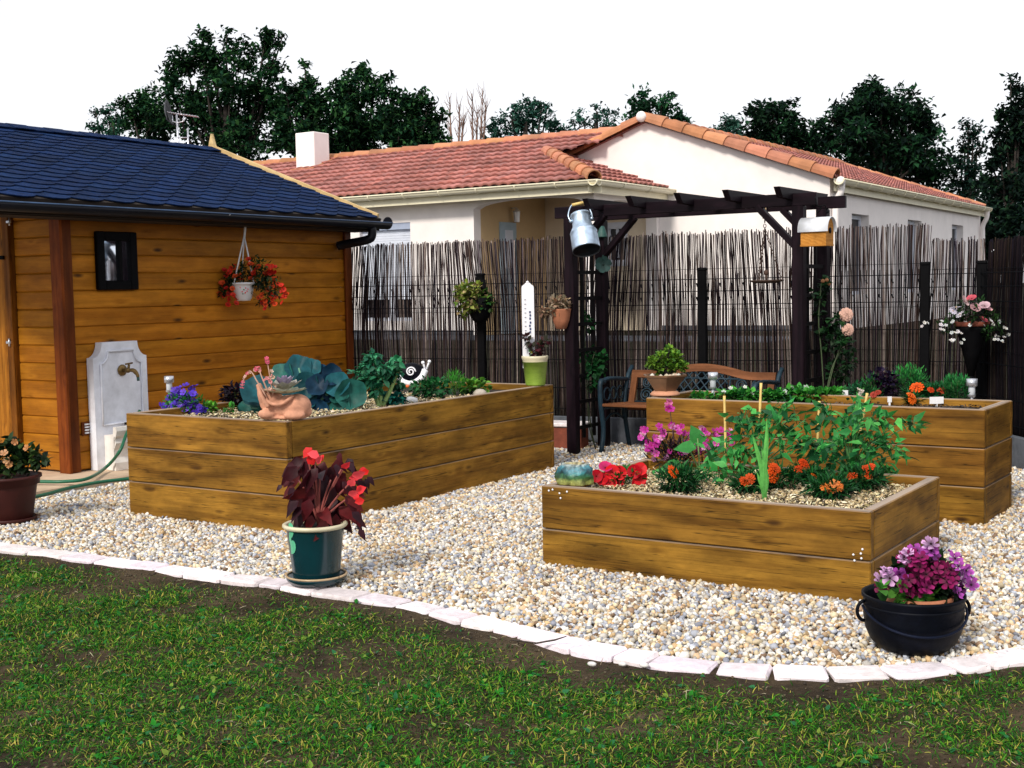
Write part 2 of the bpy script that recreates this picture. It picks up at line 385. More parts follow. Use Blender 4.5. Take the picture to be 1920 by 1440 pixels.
# leaf / flower templates : local x = along, y = across, z = normal
def leaf_t(w=.5, fold=.12, droop=.25, tipw=.35):
    xs = [0, .3, .65, 1.]; ws = [0.03, w/2, w*tipw, 0.01]; V = []
    for x, q in zip(xs, ws):
        z = -droop*x*x
        V += [(x, -q, z+fold*q*2), (x, 0, z), (x, q, z+fold*q*2)]
    f = []
    for i in range(3):
        a = i*3; f += [[a, a+3, a+4, a+1], [a+1, a+4, a+5, a+2]]
    C = np.ones((12, 3)); C[[1, 4, 7, 10]] *= .86
    return np.array(V), [np.array(f)], C
def round_leaf(wav=.05, n=18):
    V = [(.5, 0, 0)]; Cc = [(.85, .9, .9)]
    for rr, z, g in ((.55, .05, .95), (1., .16, 1.1)):
        for i in range(n):
            a = PI+i*2*PI/n; q = rr*(1+.06*math.sin(5*a)); V.append((.5+.5*q*math.cos(a), .47*q*math.sin(a), z*rr+wav*rr*math.sin(4*a)-.16*q*math.cos(a)*rr)); Cc.append((g, g, g))
    f3 = [[0, 1+i, 1+(i+1) % n] for i in range(n)]; f4 = [[1+i, 1+n+i, 1+n+(i+1) % n, 1+(i+1) % n] for i in range(n)]
    V = np.array(V); C = np.array(Cc); k = np.abs(V[:, 1]) < .06; C[k] *= 1.35
    return V, [np.array(f3), np.array(f4)], C
ROUND = round_leaf()
LEAF = leaf_t(); LEAFW = leaf_t(.8, .1, .3, .36); LEAFN = leaf_t(.22, .1, .35, .3)
QUAD = (np.array([(0, -.5, 0), (.5, -.35, .08), (1, 0, -.1), (.5, .45, .05)]), [np.array([[0, 1, 2, 3]])], np.ones((4, 3)))
def flower_t(n=5, pw=.9, cup=.35, center=(.9, .7, .1), edge=1., inner=.5, ruffle=.0):
    """flower facing +x, radius 1"""
    m = MB()
    for i in range(n):
        a = i*2*PI/n
        rr = [(.08, .06), (.45, pw*.33), (.85, pw*.5), (1.05, pw*.22)]
        V = []; Cc = []
        for k, (r, q) in enumerate(rr):
            for sg in (-1, 0, 1):
                x = cup*r*r+(ruffle*math.sin(5*k+sg*2+i) if k > 1 else 0)+.01*(i % 2)
                y = r; z = sg*q
                V.append((x, y*math.cos(a)-z*math.sin(a), y*math.sin(a)+z*math.cos(a)))
                Cc.append(np.ones(3)*(inner+(edge-inner)*min(1, r)))
        f = []
        for k in range(3):
            b_ = k*3; f += [[b_, b_+3, b_+4, b_+1], [b_+1, b_+4, b_+5, b_+2]]
        m.add(V, [np.array(f)], np.array(Cc))
    V, f = ICO[1]; m.add(V*np.array([.12, .17, .17])+np.array([cup*.05+.03, 0, 0]), [f], np.array(center))
    return m.tmpl()
def pompom_t(rings=((1., .05, 11), (.8, .22, 10), (.56, .38, 8), (.3, .46, 5)), w=.42):
    m = MB()
    for ri, (r, h, n) in enumerate(rings):
        for i in range(n):
            a = (i+ri*.5)*2*PI/n; V = []
            for (q, hh, ww) in ((.15, h-.12, .08), (.75, h+.05, w*.9), (1., h-.02+.06*(i % 2), w*.55)):
                for sg in (-1, 1):
                    y = r*q; z = sg*ww*max(r, .45)*.6
                    V.append((hh, y*math.cos(a)-z*math.sin(a), y*math.sin(a)+z*math.cos(a)))
            m.add(V, [np.array([[0, 2, 3, 1], [2, 4, 5, 3]])], np.array([[.55]*3]*2+[[.95]*3]*2+[[1.1]*3]*2))
    return m.tmpl()
FL5 = flower_t(); PETUNIA = flower_t(5, 1.35, .35, (.25, .12, .1), 1., .4, .05); POMPOM = pompom_t()
DAISY = flower_t(10, .42, .05, (.8, .5, .05), 1., .9)

def bases(Dr, Nn=None):
    """rows x=Dr, z~Nn"""
    Dr = unit(Dr); n = len(Dr)
    if Nn is None: Nn = np.tile([0, 0, 1.], (n, 1))+rng.normal(0, .35, (n, 3))
    y = unit(np.cross(Nn, Dr)); z = np.cross(Dr, y)
    return np.stack([Dr, y, z], 1)
def rdir(n, up=.0, spread=1.):
    d = rng.normal(0, 1, (n, 3)); d = unit(d)*spread; d[:, 2] += up; return unit(d)
def pal(n, cols, jit=.18):
    c = np.array(cols)[rng.integers(0, len(cols), n)]
    return np.clip(c*rng.uniform(1-jit, 1+jit, (n, 1))*rng.uniform(.94, 1.06, (n, 3)), 0, 1)
def ellip(n, c, r, shell=.55, zmin=-1.):
    d = unit(rng.normal(0, 1, (n*3, 3))); d = d[d[:, 2] > zmin][:n]
    q = (shell+(1-shell)*rng.random((len(d), 1)))
    return np.asarray(c)+d*np.asarray(r)*q, d
def foliage(m, c, r, n, L, cols, T=None, up=.25, shell=.45, zmin=-.4, jit=.3, wide=1.):
    """leaves on and in an ellipsoid, darker towards the inside and underside"""
    T = T or LEAF
    P, d = ellip(n, c, r, shell, zmin); k = len(P)
    dd = unit(d*.8+rdir(k)*.7+np.array([0, 0, up]))
    s_ = L*rng.uniform(1-jit, 1+jit, k)
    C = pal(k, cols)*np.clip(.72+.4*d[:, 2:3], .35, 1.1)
    m.inst(T, P, bases(dd), np.stack([s_, s_*wide, s_], 1), C)
def stems(m, base, tips, r0=.004, r1=.002, col=(.05, .10, .02), bend=.3, n=5):
    for t in tips:
        b_ = np.asarray(base, float); t = np.asarray(t, float); h = t-b_
        mid = b_+h*.5+np.array([-h[0]*bend*.5, -h[1]*bend*.5, abs(h[2])*bend*.25])
        q = np.linspace(0, 1, 6)[:, None]
        P = (1-q)**2*b_+2*q*(1-q)*mid+q*q*t
        m.tube(P, np.linspace(r0, r1, 6), n, col)
def spline(pts, n):
    P = np.asarray(pts, float); P = np.vstack([2*P[0]-P[1], P, 2*P[-1]-P[-2]]); out = []
    k = len(P)-3
    for t in np.linspace(0, k-1e-6, n):
        i = int(t); u = t-i; a, b_, c, d = P[i:i+4]
        out.append(.5*((2*b_)+(-a+c)*u+(2*a-5*b_+4*c-d)*u*u+(-a+3*b_-3*c+d)*u**3))
    return np.array(out)
# ================================================================== SETTING
FA = D(640, 700, 12.6)[:2]; FB = D(1840, 700, 10.1)[:2]
FD = unit(FB-FA); FN = np.array([FD[1], -FD[0]])          # FN points to the camera side
FLEN = np.linalg.norm(FB-FA)
curb_px = [(0, 1022), (150, 1040), (300, 1062), (450, 1080), (540, 1092), (700, 1118), (800, 1137), (900, 1160), (1000, 1187), (1100, 1210),
           (1200, 1228), (1300, 1243), (1400, 1251), (1500, 1256), (1600, 1257), (1700, 1253), (1800, 1243), (1920, 1222)]
CP = np.array([G(x, y, .02)[:2] for x, y in curb_px])
CP = np.vstack([CP[0]+np.array([-2.4, -.12]), CP[0]+np.array([-1.2, -.03]), CP, CP[-1]+np.array([.25, .42]), CP[-1]+np.array([.4, .95]), CP[-1]+np.array([.5, 1.8])])
CS = spline(CP, 1200)
kk_ = np.ones(121)/121; CS[:, 1] = np.convolve(np.pad(CS[:, 1], 60, 'edge'), kk_, 'valid'); CS[:, 0] = np.convolve(np.pad(CS[:, 0], 60, 'edge'), kk_, 'valid')
def curb_y(X):
    return np.interp(X, CS[:, 0], CS[:, 1])
def project(P):
    d = P-CAM; z = d@F_
    return 960+FPX*(d@R_)/z, 720-FPX*(d@U_)/z, z
def fence_side(P):                                          # >0 on the camera side of the fence
    return (P[:, :2]-FA)@FN
def gridsheet(name, mat, xs, ys, zf, keep=None):
    X, Y = np.meshgrid(xs, ys); P = np.stack([X.ravel(), Y.ravel(), np.zeros(X.size)], 1); P[:, 2] = zf(P)
    nx = len(xs); i = np.arange(len(ys)-1)[:, None]*nx+np.arange(nx-1)[None]; i = i.ravel()
    f = np.stack([i, i+1, i+nx+1, i+nx], 1)
    if keep is not None: f = f[keep(P[f].mean(1))]
    m = MB(); m.add(P, [f], smooth=True); return tag(m.build(name, mat), kind='structure')
def terrain_z(P):
    s = -fence_side(P); t = np.clip((s-.3)/7., 0, 1); t = t*t*(3-2*t)
    return np.where(s > .05, .10+.50*t, -.05)
xs = np.concatenate([np.linspace(-300, -32, 14), np.linspace(-30, 20, 126), np.linspace(24, 300, 14)])
ys = np.concatenate([np.linspace(-60, 4, 10), np.linspace(5, 45, 110), np.linspace(50, 400, 16)])
gridsheet('ground', 'far', xs, ys, terrain_z)
def lawn_z(P):
    X, Y = P[:, 0], P[:, 1]
    return .006*np.sin(X*3.1+Y*1.3)+.005*np.sin(X*7.7-Y*5.1)+.004*np.sin(X*15+Y*19)-.006
gridsheet('lawn', 'lawn', np.linspace(-14, 9, 300), np.linspace(-6, 5.6, 200), lawn_z, lambda c: c[:, 1] < curb_y(c[:, 0])+.05)
SLX = -7.60
gridsheet('gravel', 'gravel', np.linspace(-11, 3, 180), np.linspace(4, 13, 140), lambda P: -.004+.006*np.sin(P[:, 0]*9)*np.sin(P[:, 1]*8),
          lambda c: (c[:, 1] > curb_y(c[:, 0])+.0) & (fence_side(c) > .02))

# beds: footprint frames
BED = {}
for k, (x0, y0, wd, ln, a, H) in dict(A=(-6.4583, 5.4898, 1.39, 3.01, -.0105, .6634), B=(-3.3129, 5.4434, 1.6861, 1.1452, -.0109, .4124),
                                     C=(-3.7667, 7.5482, 2.1766, .6631, -.0334, .6736)).items():
    BED[k] = (np.array([x0, y0]), np.array([math.cos(a), math.sin(a)]), np.array([-math.sin(a), math.cos(a)]), wd, ln, H)
def in_bed(P, pad=0.):
    r = np.zeros(len(P), bool)
    for o_, u, v, wd, ln, H in BED.values():
        q = P[:, :2]-o_; a = q@u; b_ = q@v
        r |= (a > -pad) & (a < wd+pad) & (b_ > -pad) & (b_ < ln+pad)
    return r
# gravel stones
STC = np.array([(.66, .55, .37), (.72, .68, .62), (.52, .36, .19), (.40, .42, .48), (.60, .42, .26), (.62, .58, .52), (.25, .16, .10), (.76, .72, .66), (.24, .25, .30)])
STW = np.array([.17, .17, .09, .17, .08, .16, .06, .07, .05])
m = MB()
for sp_, smin, smax, dz, n in ((.0185, .0072, .0118, -.001, 2), (.028, .0085, .0138, .006, 1)):
    gx, gy = np.meshgrid(np.arange(-8.2, 1.0, sp_), np.arange(4.2, 11.2, sp_)); P = np.stack([gx.ravel(), gy.ravel(), np.zeros(gx.size)], 1)
    P[:, :2] += rng.uniform(-.5, .5, (len(P), 2))*sp_*1.3
    px, py, z = project(P)
    ok = (px > -250) & (px < 2500) & (P[:, 1] > curb_y(P[:, 0])+.075) & (fence_side(P) > .06) & ~in_bed(P, -.03)
    ok &= (P[:, 0] > SLX+.02) | (P[:, 1] < 5.2)
    ok &= rng.random(len(P)) < np.clip(7.0/z, .45, 1)
    P = P[ok]; z = z[ok]; k = len(P)
    s_ = rng.uniform(smin, smax, k)*np.where(z > 8, 1.15, 1.0)*np.where(rng.random(k) < .06, 1.5, 1)
    P[:, 2] = dz+rng.uniform(-.003, .006, k)
    V, f = ICO[1]
    B = bases(rdir(k)); sc = np.stack([s_*rng.uniform(.9, 1.5, k), s_*rng.uniform(.75, 1.15, k), s_*rng.uniform(.55, .9, k)], 1)
    C = STC[rng.choice(len(STC), k, p=STW/STW.sum())]*rng.uniform(.55, 1.18, (k, 1))
    VV = V*(1+rng.normal(0, .10, (len(V), 1)))
    m.inst((VV, [f], np.ones((len(V), 3))), P, B, sc, np.clip(C*1.18, 0, .88))
tag(m.build('gravel_stones', 'pebble'), kind='stuff')
# curb of white blocks
arc = np.concatenate([[0], np.cumsum(np.linalg.norm(np.diff(CS, axis=0), axis=1))])
pos = 0.02
while pos < arc[-1]-.3:
    ln = random.choice([.13, .19, .19, .24, .24, .27]); c = pos+ln/2
    i = np.searchsorted(arc, c); p = CS[i]; t = unit(CS[min(i+4, len(CS)-1)]-CS[max(i-4, 0)])
    pos += ln+random.uniform(.009, .014)
    pp = np.array([p[0], p[1]+.014, -.012+random.uniform(-.002, .003)])
    px, py, z = project(pp[None]+np.array([[0, 0, .03]]))
    if z[0] < .5 or px[0] < -250 or px[0] > 2900: continue
    t3 = np.array([t[0], t[1], random.uniform(-.006, .006)]); t3 = unit(t3); s3 = unit(np.cross((0, 0, 1), t3)); u3 = np.cross(t3, s3)
    rz = random.uniform(-.012, .012); t3b = unit(t3+s3*rz); s3b = unit(s3-t3*rz)
    mb = MB(); g = random.uniform(.82, 1.08); mb.box(pp, (ln, .138+random.uniform(-.004, .004), .05), np.array([t3b, s3b, np.cross(t3b, s3b)]), (g, g*random.uniform(.95, 1.0), g*random.uniform(.96, 1.03)), bev=.010)
    # rough up the block
    V = mb.V[0]; V += rng.normal(0, .0020, V.shape)
    tag(mb.build('curb_block', 'curb', loc=pp), 'small white concrete block in the curved curb between lawn and gravel', 'curb block', 'white curb blocks')
# slab beside the shed
m = MB(); m.box((SLX-1.6, 7.2, .02), (3.2, 5.6, .075), bev=.01); tag(m.build('concrete_slab', 'slab'), kind='structure')

# grass and weeds on the lawn
def vnoise(P, s, seed):
    r = np.random.default_rng(seed); T = r.random((64, 64)); q = P[:, :2]*s; i = np.floor(q).astype(int); f = q-i; f = f*f*(3-2*f)
    a = T[i[:, 0] % 64, i[:, 1] % 64]; b_ = T[(i[:, 0]+1) % 64, i[:, 1] % 64]; c = T[i[:, 0] % 64, (i[:, 1]+1) % 64]; d = T[(i[:, 0]+1) % 64, (i[:, 1]+1) % 64]
    return (a*(1-f[:, 0])+b_*f[:, 0])*(1-f[:, 1])+(c*(1-f[:, 0])+d*f[:, 0])*f[:, 1]
def lawn_pts(n):
    P = np.stack([rng.uniform(-7.2, .3, n), rng.uniform(1.9, 5.0, n), np.zeros(n)], 1)
    px, py, z = project(P); e = curb_y(P[:, 0])-.07-P[:, 1]
    P = P[(px > -120) & (px < 2040) & (py < 1560) & (e > 0)]; P[:, 2] = lawn_z(P); return P
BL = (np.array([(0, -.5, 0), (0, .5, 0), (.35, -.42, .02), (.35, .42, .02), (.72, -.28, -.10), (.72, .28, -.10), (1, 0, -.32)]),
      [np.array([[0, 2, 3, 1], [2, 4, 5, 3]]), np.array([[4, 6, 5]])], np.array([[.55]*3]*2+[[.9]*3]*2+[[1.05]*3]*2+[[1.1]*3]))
def lawn_density(P):
    e = curb_y(P[:, 0])-.07-P[:, 1]
    d = .62*vnoise(P, 2.2, 1)+.48*vnoise(P, 6.5, 2)+.22*vnoise(P, 17, 3)
    return np.clip((d-.46)/.34, .06, 1)*np.clip((e-.03)/.35, .03, 1)
m = MB()
P = lawn_pts(640000); P = P[rng.random(len(P)) < lawn_density(P)*.58+.06*np.clip((curb_y(P[:, 0])-.1-P[:, 1])/.3, 0, 1)]; k = len(P)
up = rng.normal(0, .75, (k, 3)); up[:, 2] = rng.uniform(.25, 1.1, k)
L = rng.uniform(.010, .034, k)
C = pal(k, [(.014, .090, .006), (.028, .17, .008), (.007, .045, .005), (.018, .12, .010), (.06, .28, .012), (.17, .30, .02), (.010, .06, .008), (.05, .19, .012)])
yl = rng.random(k) < .12; C[yl] = pal(yl.sum(), [(.48, .42, .08), (.40, .32, .09), (.32, .38, .04)])
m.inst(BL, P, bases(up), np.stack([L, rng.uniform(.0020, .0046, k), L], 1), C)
# broad leaf weeds in rosettes
P = lawn_pts(9000); P = P[rng.random(len(P)) < lawn_density(P)*.5+.015]
for q in (0, 1, 2, 3):
    k = len(P); d = rdir(k)*np.array([1, 1, .4]); d[:, 2] = np.abs(d[:, 2])+.12
    L = rng.uniform(.010, .030, k); m.inst(LEAFW, P+rng.normal(0, .004, (k, 3))*np.array([1, 1, .3])+np.array([0, 0, .004]), bases(d), np.stack([L, L*.8, L], 1),
           pal(k, [(.014, .15, .022), (.025, .21, .02), (.03, .16, .06), (.010, .08, .015), (.18, .28, .04)]))
# dry straw bits
P = lawn_pts(2600); k = len(P); d = rdir(k)*np.array([1, 1, .25]); L = rng.uniform(.015, .05, k)
m.inst(BL, P+np.array([0, 0, .008]), bases(d), np.stack([L, np.full(k, .003), L], 1), pal(k, [(.40, .33, .17), (.28, .20, .09), (.5, .45, .3)]))
tag(m.build('lawn_grass', 'grass'), kind='stuff')
# soil crumbs
m = MB(); P = lawn_pts(9000); k = len(P); V, f = ICO[1]; s_ = rng.uniform(.002, .007, k)
m.inst((V*(1+rng.normal(0, .2, (len(V), 1))), [f], np.ones((len(V), 3))), P+np.array([0, 0, .002]), bases(rdir(k)), s_, pal(k, [(.06, .042, .024), (.03, .022, .014), (.10, .075, .045)]))
tag(m.build('soil_crumbs', 'pebble'), kind='stuff')
# loose white pebbles and a twig at the lawn edge
for i, (x, y, s_, lb) in enumerate(((1110, 1245, .016, 'long white pebble lying in the grass, leftmost of the loose ones'), (1167, 1245, .014, 'white pebble in the grass, between two other loose ones'),
                              (1208, 1247, .016, 'white pebble in the grass, rightmost of the loose ones'), (1100, 1213, .015, 'grey white pebble on bare soil right against the curb'))):
    p = G(x, y, .01); mb = MB(); mb.ico(p, (s_*1.2, s_*.8, s_*.6), 2, col=(.72, .70, .68), jit=.05)
    tag(mb.build('pebble', 'pebble', loc=p), lb, 'pebble', 'loose pebbles on the lawn')
mb = MB(); mb.tube([G(960, 1200, .012), G(1005, 1206, .02), G(1040, 1200, .035), G(1062, 1193, .055)], [.003, .004, .004, .002], 6, (.04, .028, .02))
tag(mb.build('twig', 'stem', loc=G(1010, 1205)), 'thin dark twig lying across the soil against the curb', 'twig')

# ================================================================== SHED
XW = -8.09; Y0 = float(atX(122, 700, XW)[1]); Y1 = float(atX(651, 600, XW)[1]); XE = XW+.35
e1 = atX(715, 410, XE); ZE = e1[2]; YR = e1[1]; rd = atY(395, 270, YR); XR, ZR = rd[0], rd[2]-.06
shed = thing('garden_shed', 'wooden garden shed with honey coloured board walls and dark blue shingle roof', 'shed', (XW, Y0, .06))
ZT = ZE+.08
def boards(m, o_, d, length, z0, z1, nrm, h=.139, holes=()):
    """horizontal tongue and groove boards with chamfered joints"""
    z = z0; k = 0
    while z < z1-.01:
        zz = min(z+h, z1)
        c = np.asarray(o_)+np.asarray(d)*length/2; g = random.uniform(.82, 1.12)
        A = np.array([d, np.cross((0, 0, 1), d), (0, 0, 1)], float)
        m.box((c[0], c[1], (z+zz)/2), (length, .05, zz-z-.002), A, (g, g*random.uniform(.93, 1.03), g*.95), 0, .009)
        z = zz
m = MB(); boards(m, (XW-.025, Y0, 0), (0, 1, 0), Y1-Y0, .07, ZT-.05, 0); m.build('side_wall', 'shed', shed)
xl = float(atY(36, 700, Y0)[0]); m = MB(); boards(m, (xl, Y0+.03, 0), (1, 0, 0), XW-.05-xl, .07, 2.25, 0); m.build('front_wall', 'shed', shed)
m = MB(); xb_ = 2*XR-XW; V = [(XW-.08, 2.1), (XR, ZR-.09), (xb_, 2.1), (xb_, .06), (XW-.08, .06)]; i = np.arange(5)
m.add([(x, y, z) for y in (Y1-.06, Y1-.01) for x, z in V], [np.arange(5)[None], (np.arange(5)[::-1]+5)[None], np.stack([i, i+5, (i+1) % 5+5, (i+1) % 5], 1)]); m.build('end_wall', 'shed', shed)
m = MB(); m.add([(x, y, z) for y in (Y0+.03, Y0+.07) for x, z in ((XW-.03, 2.16), (XR, ZR-.09), (xb_, 2.16))], [np.array([[0, 1, 2], [5, 4, 3]])]); m.build('gable_board', 'shed', shed)
m = MB(); m.box((xb_, (Y0+Y1)/2, 1.1), (.05, Y1-Y0-.14, 2.1)); m.build('rear_wall', 'shed', shed)
m = MB(); m.box((XW-.06, (Y0+Y1)/2, 1.09), (.012, Y1-Y0-.15, 2.04), col=(.2, .2, .2)); m.build('light_leak_backing', 'under', shed)  # unseen sheet added to stop light leaking through the board gaps
for nm, y, in (('corner_post', Y0+.015), ('corner_post', Y1-.025)):
    m = MB(); m.box((XW+.022, y+.028, 1.09), (.026, .085, 2.06), grain=2, bev=.004)
    m.box((XW-.028, y-(.0 if y < Y0+.1 else -.085)-.022, 1.09), (.125, .026, 2.07), grain=2, bev=.004, col=(1.5, 1.4, 1.2)); m.build(nm, 'shed_trim', shed)
# door in the front wall: frame, stile, lower panel, dark glass and hinges
x25, x5 = float(atY(25, 700, Y0)[0]), float(atY(6, 700, Y0)[0])
m = MB(); m.box(((xl+x25)/2-.003, Y0-.006, 1.10), (xl-x25, .07, 2.06), grain=2, bev=.004, col=(.55, .5, .5)); m.build('door_frame', 'shed_door', shed)
zlp = float(atY(10, 645, Y0)[2])
m = MB(); m.box(((x25+x5)/2-.004, Y0-.012, 1.10), (x25-x5, .05, 2.0), grain=2, bev=.004); m.box((x5-.30, Y0-.012, zlp-.02), (.60, .048, .10), grain=0, bev=.004)
for i in range(5): m.box((x5-.055-.11*i, Y0-.008, (zlp-.07+.1)/2), (.107, .035, zlp-.17), grain=2, bev=.006)
dr = m.build('door', 'shed_door', shed)
m = MB(); m.box((x5-.3, Y0-.002, (zlp+.03+2.02)/2), (.6, .012, 1.99-zlp)); m.build('pane', 'glass_dark', dr)
for yy in (416, 642):
    p = atY(16, yy, Y0-.045); m = MB(); m.box(p, (.055, .012, .022), bev=.003); m.tube([p+np.array([.02, -.008, -.03]), p+np.array([.02, -.008, .03])], .008, 8); m.build('hinge', 'steel', dr)
p = atY(3, 483, Y0-.05); m = MB(); m.box(p, (.05, .02, .03), bev=.003); m.build('handle', 'black', dr)
# vent grille
p = atX(165, 803, XW+.006); vg = MB(); vg.box(p, (.018, .125, .105), bev=.004); vn = vg.build('air_vent', 'shed_trim', shed)
m = MB()
for i in range(4):
    for s_ in (-1, 1): m.box(p+np.array([.012, s_*.022, .033-.022*i]), (.008, .038, .013), bev=.002)
m.build('grille', 'metal_white', vn)
# roof
YL = 4.7
sl = np.array([XR-XE, 0, ZR-ZE]); SLn = np.linalg.norm(sl); su = sl/SLn; sn = np.array([-su[2], 0, su[0]]); sn = sn*np.sign(sn[2])
def slab(m, a, b_, c, d, th, col=(1, 1, 1)):
    V = np.array([a, b_, c, d], float); n_ = unit(np.cross(V[1]-V[0], V[3]-V[0])); W = V-n_*th
    m.add(np.vstack([V, W]), [np.array([[0, 1, 2, 3], [7, 6, 5, 4], [0, 4, 5, 1], [1, 5, 6, 2], [2, 6, 7, 3], [3, 7, 4, 0]])], col)
XE2 = 2*XR-XE
m = MB(); slab(m, (XE, YL, ZE), (XE, YR, ZE), (XR, YR, ZR), (XR, YL, ZR), .03); slab(m, (XR, YL, ZR), (XR, YR, ZR), (XE2, YR, ZE), (XE2, YL, ZE), .03)
roof = m.build('roof', 'under', shed)
m = MB(); rows = 19; ex = SLn/rows; tw = .30
V0 = []
for r in range(rows+1):
    off = (r % 2)*tw/2
    nT = int((YR-YL)/tw)+2
    for t in range(nT):
        y0 = YL-tw+off+t*tw; y1 = y0+tw-.006
        a, b_ = max(y0, YL), min(y1, YR+.015)
        if b_-a < .03: continue
        lo = r*ex-.018; hi = min(lo+ex*1.5, SLn)
        if lo >= SLn-.02: continue
        q = [(a, hi, .004), (a, lo+ex*.52, .013)]
        for j in range(1, 6):
            yy = a+(b_-a)*j/6; cc = (yy-(y0+y1)/2)/(tw/2)
            q.append((yy, lo+ex*.52*min(1, abs(cc))**2.4, .017))
        q += [(b_, lo+ex*.52, .013), (b_, hi, .004)]
        P = np.array([np.array([XE, 0, ZE])+su*l_+sn*h_+np.array([0, y_, 0]) for y_, l_, h_ in q])
        g = random.uniform(.75, 1.25); k = len(P)
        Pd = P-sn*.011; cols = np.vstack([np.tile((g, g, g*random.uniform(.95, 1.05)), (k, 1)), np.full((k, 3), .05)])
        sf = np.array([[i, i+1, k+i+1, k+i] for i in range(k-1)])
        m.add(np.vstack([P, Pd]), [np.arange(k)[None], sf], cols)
m.build('shingles', 'shingle', roof)
m = MB()
for i in range(int((YR-YL)/.2)+1):
    y = YL+i*.2; g = random.uniform(.85, 1.2)
    for sg in (1, -1):
        sd_ = np.array([su[0]*sg*-1, 0, -su[2]]); n_ = np.array([sn[0]*sg, 0, sn[2]])
        c = np.array([XR, y+.1, ZR])+sd_*.07+n_*(.026+.004*(i % 2)); m.box(c, (.15, .21, .008), np.array([sd_, (0, 1, 0), np.cross(sd_, (0, 1, 0))]), (g, g, g))
m.build('ridge_cap', 'shingle', roof)
m = MB(); a = np.array([XE-.06, YR+.02, ZE+.020]); b_ = np.array([XR, YR+.02, ZR+.020]); m.bar(a, b_, .028, .062, up=sn)
m.bar(b_, np.array([2*XR-a[0], a[1], a[2]]), .028, .062, up=(-sn[0], 0, sn[2])); vb = m.build('verge_board', 'pale_board', roof)
m = MB(); p = b_+np.array([0, .005, .02]); m.add([p+np.array(q) for q in ((-.06, -.02, -.06), (.06, -.02, -.06), (0, -.02, .13), (-.06, .02, -.06), (.06, .02, -.06), (0, .02, .13))],
    [np.array([[0, 1, 2], [5, 4, 3]]), np.array([[0, 3, 4, 1], [1, 4, 5, 2], [2, 5, 3, 0]])]); m.build('finial', 'pale_board', vb)
# eave: fascia, soffit board with shade in its dark colour, half round gutter and downpipe
m = MB(); m.box((XE-.03, (YL+YR)/2, ZE-.065), (.022, YR-YL-.02, .10)); m.box(((XE+XW)/2-.02, (YL+YR)/2, ZE-.115), (XE-XW-.08, YR-YL-.03, .015)); m.build('fascia', 'under', shed)
m = MB(); th = np.linspace(PI, 2*PI, 9); gc_ = np.array([XE+.045, 0, ZE-.045]); gr = .062
V = []; 
for y in (YL, YR+.04):
    for rr in (gr, gr-.006): V += [gc_+np.array([rr*math.cos(t), y, rr*math.sin(t)*1.0]) for t in th]
V = np.array(V); i = np.arange(8)
m.add(V, [np.stack([i, i+1, i+19, i+18], 1), np.stack([i+9, i+27, i+28, i+10], 1), np.stack([i, i+9, i+10, i+1], 1), np.stack([i+18, i+19, i+28, i+27], 1), np.array([[0, 18, 27, 9], [8, 17, 35, 26]])], smooth=True)
m.lathe([(0, 0), (gr, 0)], (gc_[0], YR+.04, gc_[2]), 16, axis=(0, 1, 0))
m.tube([(gc_[0]+gr, YL, gc_[2]+.002), (gc_[0]+gr, YR+.04, gc_[2]+.002)], .006, 6, (9, 14, 16)); gt = m.build('gutter', 'gutter_black', shed)
m = MB(); y = float(atX(697, 430, XE+.04)[1]); q = [np.array([XE+.045, y, ZE-.09]), np.array([XE+.04, y, ZE-.17]), np.array([XE+.0, y-.02, ZE-.21]), np.array([XW+.10, y-.06, ZE-.245]), np.array([XW+.03, y-.08, ZE-.26])]
m.tube(spline(q, 14), .042, 12); y2 = Y1+.05
m.tube([(XW-.0, y2, ZE-.26), (XW-.02, y2, 1.0), (XW-.02, y2, .1)], .035, 10); m.build('downpipe', 'gutter_black', gt)
p = atX(430, 402, XE+.1); m = MB(); m.ico(p, .012, 1); m.build('bracket_screw', 'metal_white', gt)

# framed mirror window on the shed wall
a = atX(178, 433, XW+.02); b_ = atX(258, 543, XW+.02); c = (a+b_)/2; wy, wz = b_[1]-a[1], a[2]-b_[2]
t = thing('framed_mirror', 'black framed mirror hanging on the shed wall left of the hanging basket', 'mirror', c)
m = MB(); fw = .075
for sg in (-1, 1):
    m.box(c+np.array([0, sg*(wy-fw)/2, 0]), (.045, fw, wz), bev=.008); m.box(c+np.array([0, 0, sg*(wz-fw)/2]), (.042, wy-fw*2+.002, fw), bev=.008)
m.box(c+np.array([.002, .03, 0]), (.03, .03, wz-2*fw)); m.build('frame', 'black', t)
m = MB(); m.box(c-np.array([.008, 0, 0]), (.006, wy-fw*2+.004, wz-fw*2+.004)); MAT['mirror'] = mk('mirror_glass', (.75, .8, .9), .03, .02, 3, 0, metal=1.); m.build('glass', 'mirror', t)

# white stone wall fountain
a = atX(181, 885, XW+.07); ya = a[1]; yb = float(atX(281, 885, XW+.07)[1]); zt = float(atX(230, 640, XW+.07)[2]); W_ = yb-ya; yc = (ya+yb)/2; z0 = .06
t = thing('wall_fountain', 'white stone wall fountain with notched top leaning on the shed wall', 'fountain', (XW+.07, yc, z0))
def outline(w_, z0, z1, n=.12, k=6):
    q = [(-w_/2, z0), (w_/2, z0), (w_/2, z1-n)]
    for i in range(k+1):
        an = -PI/2-PI/2*i/k+0; q.append((w_/2+n*math.cos(an)*.75-0, z1+n*math.sin(an)))
    q2 = [(-y, z) for y, z in q[3:]][::-1]; q += q2; q.append((-w_/2, z1-n)); return q
def extr(m, out, x0, x1, yc, col=(1, 1, 1)):
    k = len(out); V = [(x0, yc+y, z) for y, z in out]+[(x1, yc+y, z) for y, z in out]
    i = np.arange(k); m.add(V, [np.arange(k)[::-1][None], (np.arange(k)+k)[None], np.stack([i, (i+1) % k, (i+1) % k+k, i+k], 1)], col)
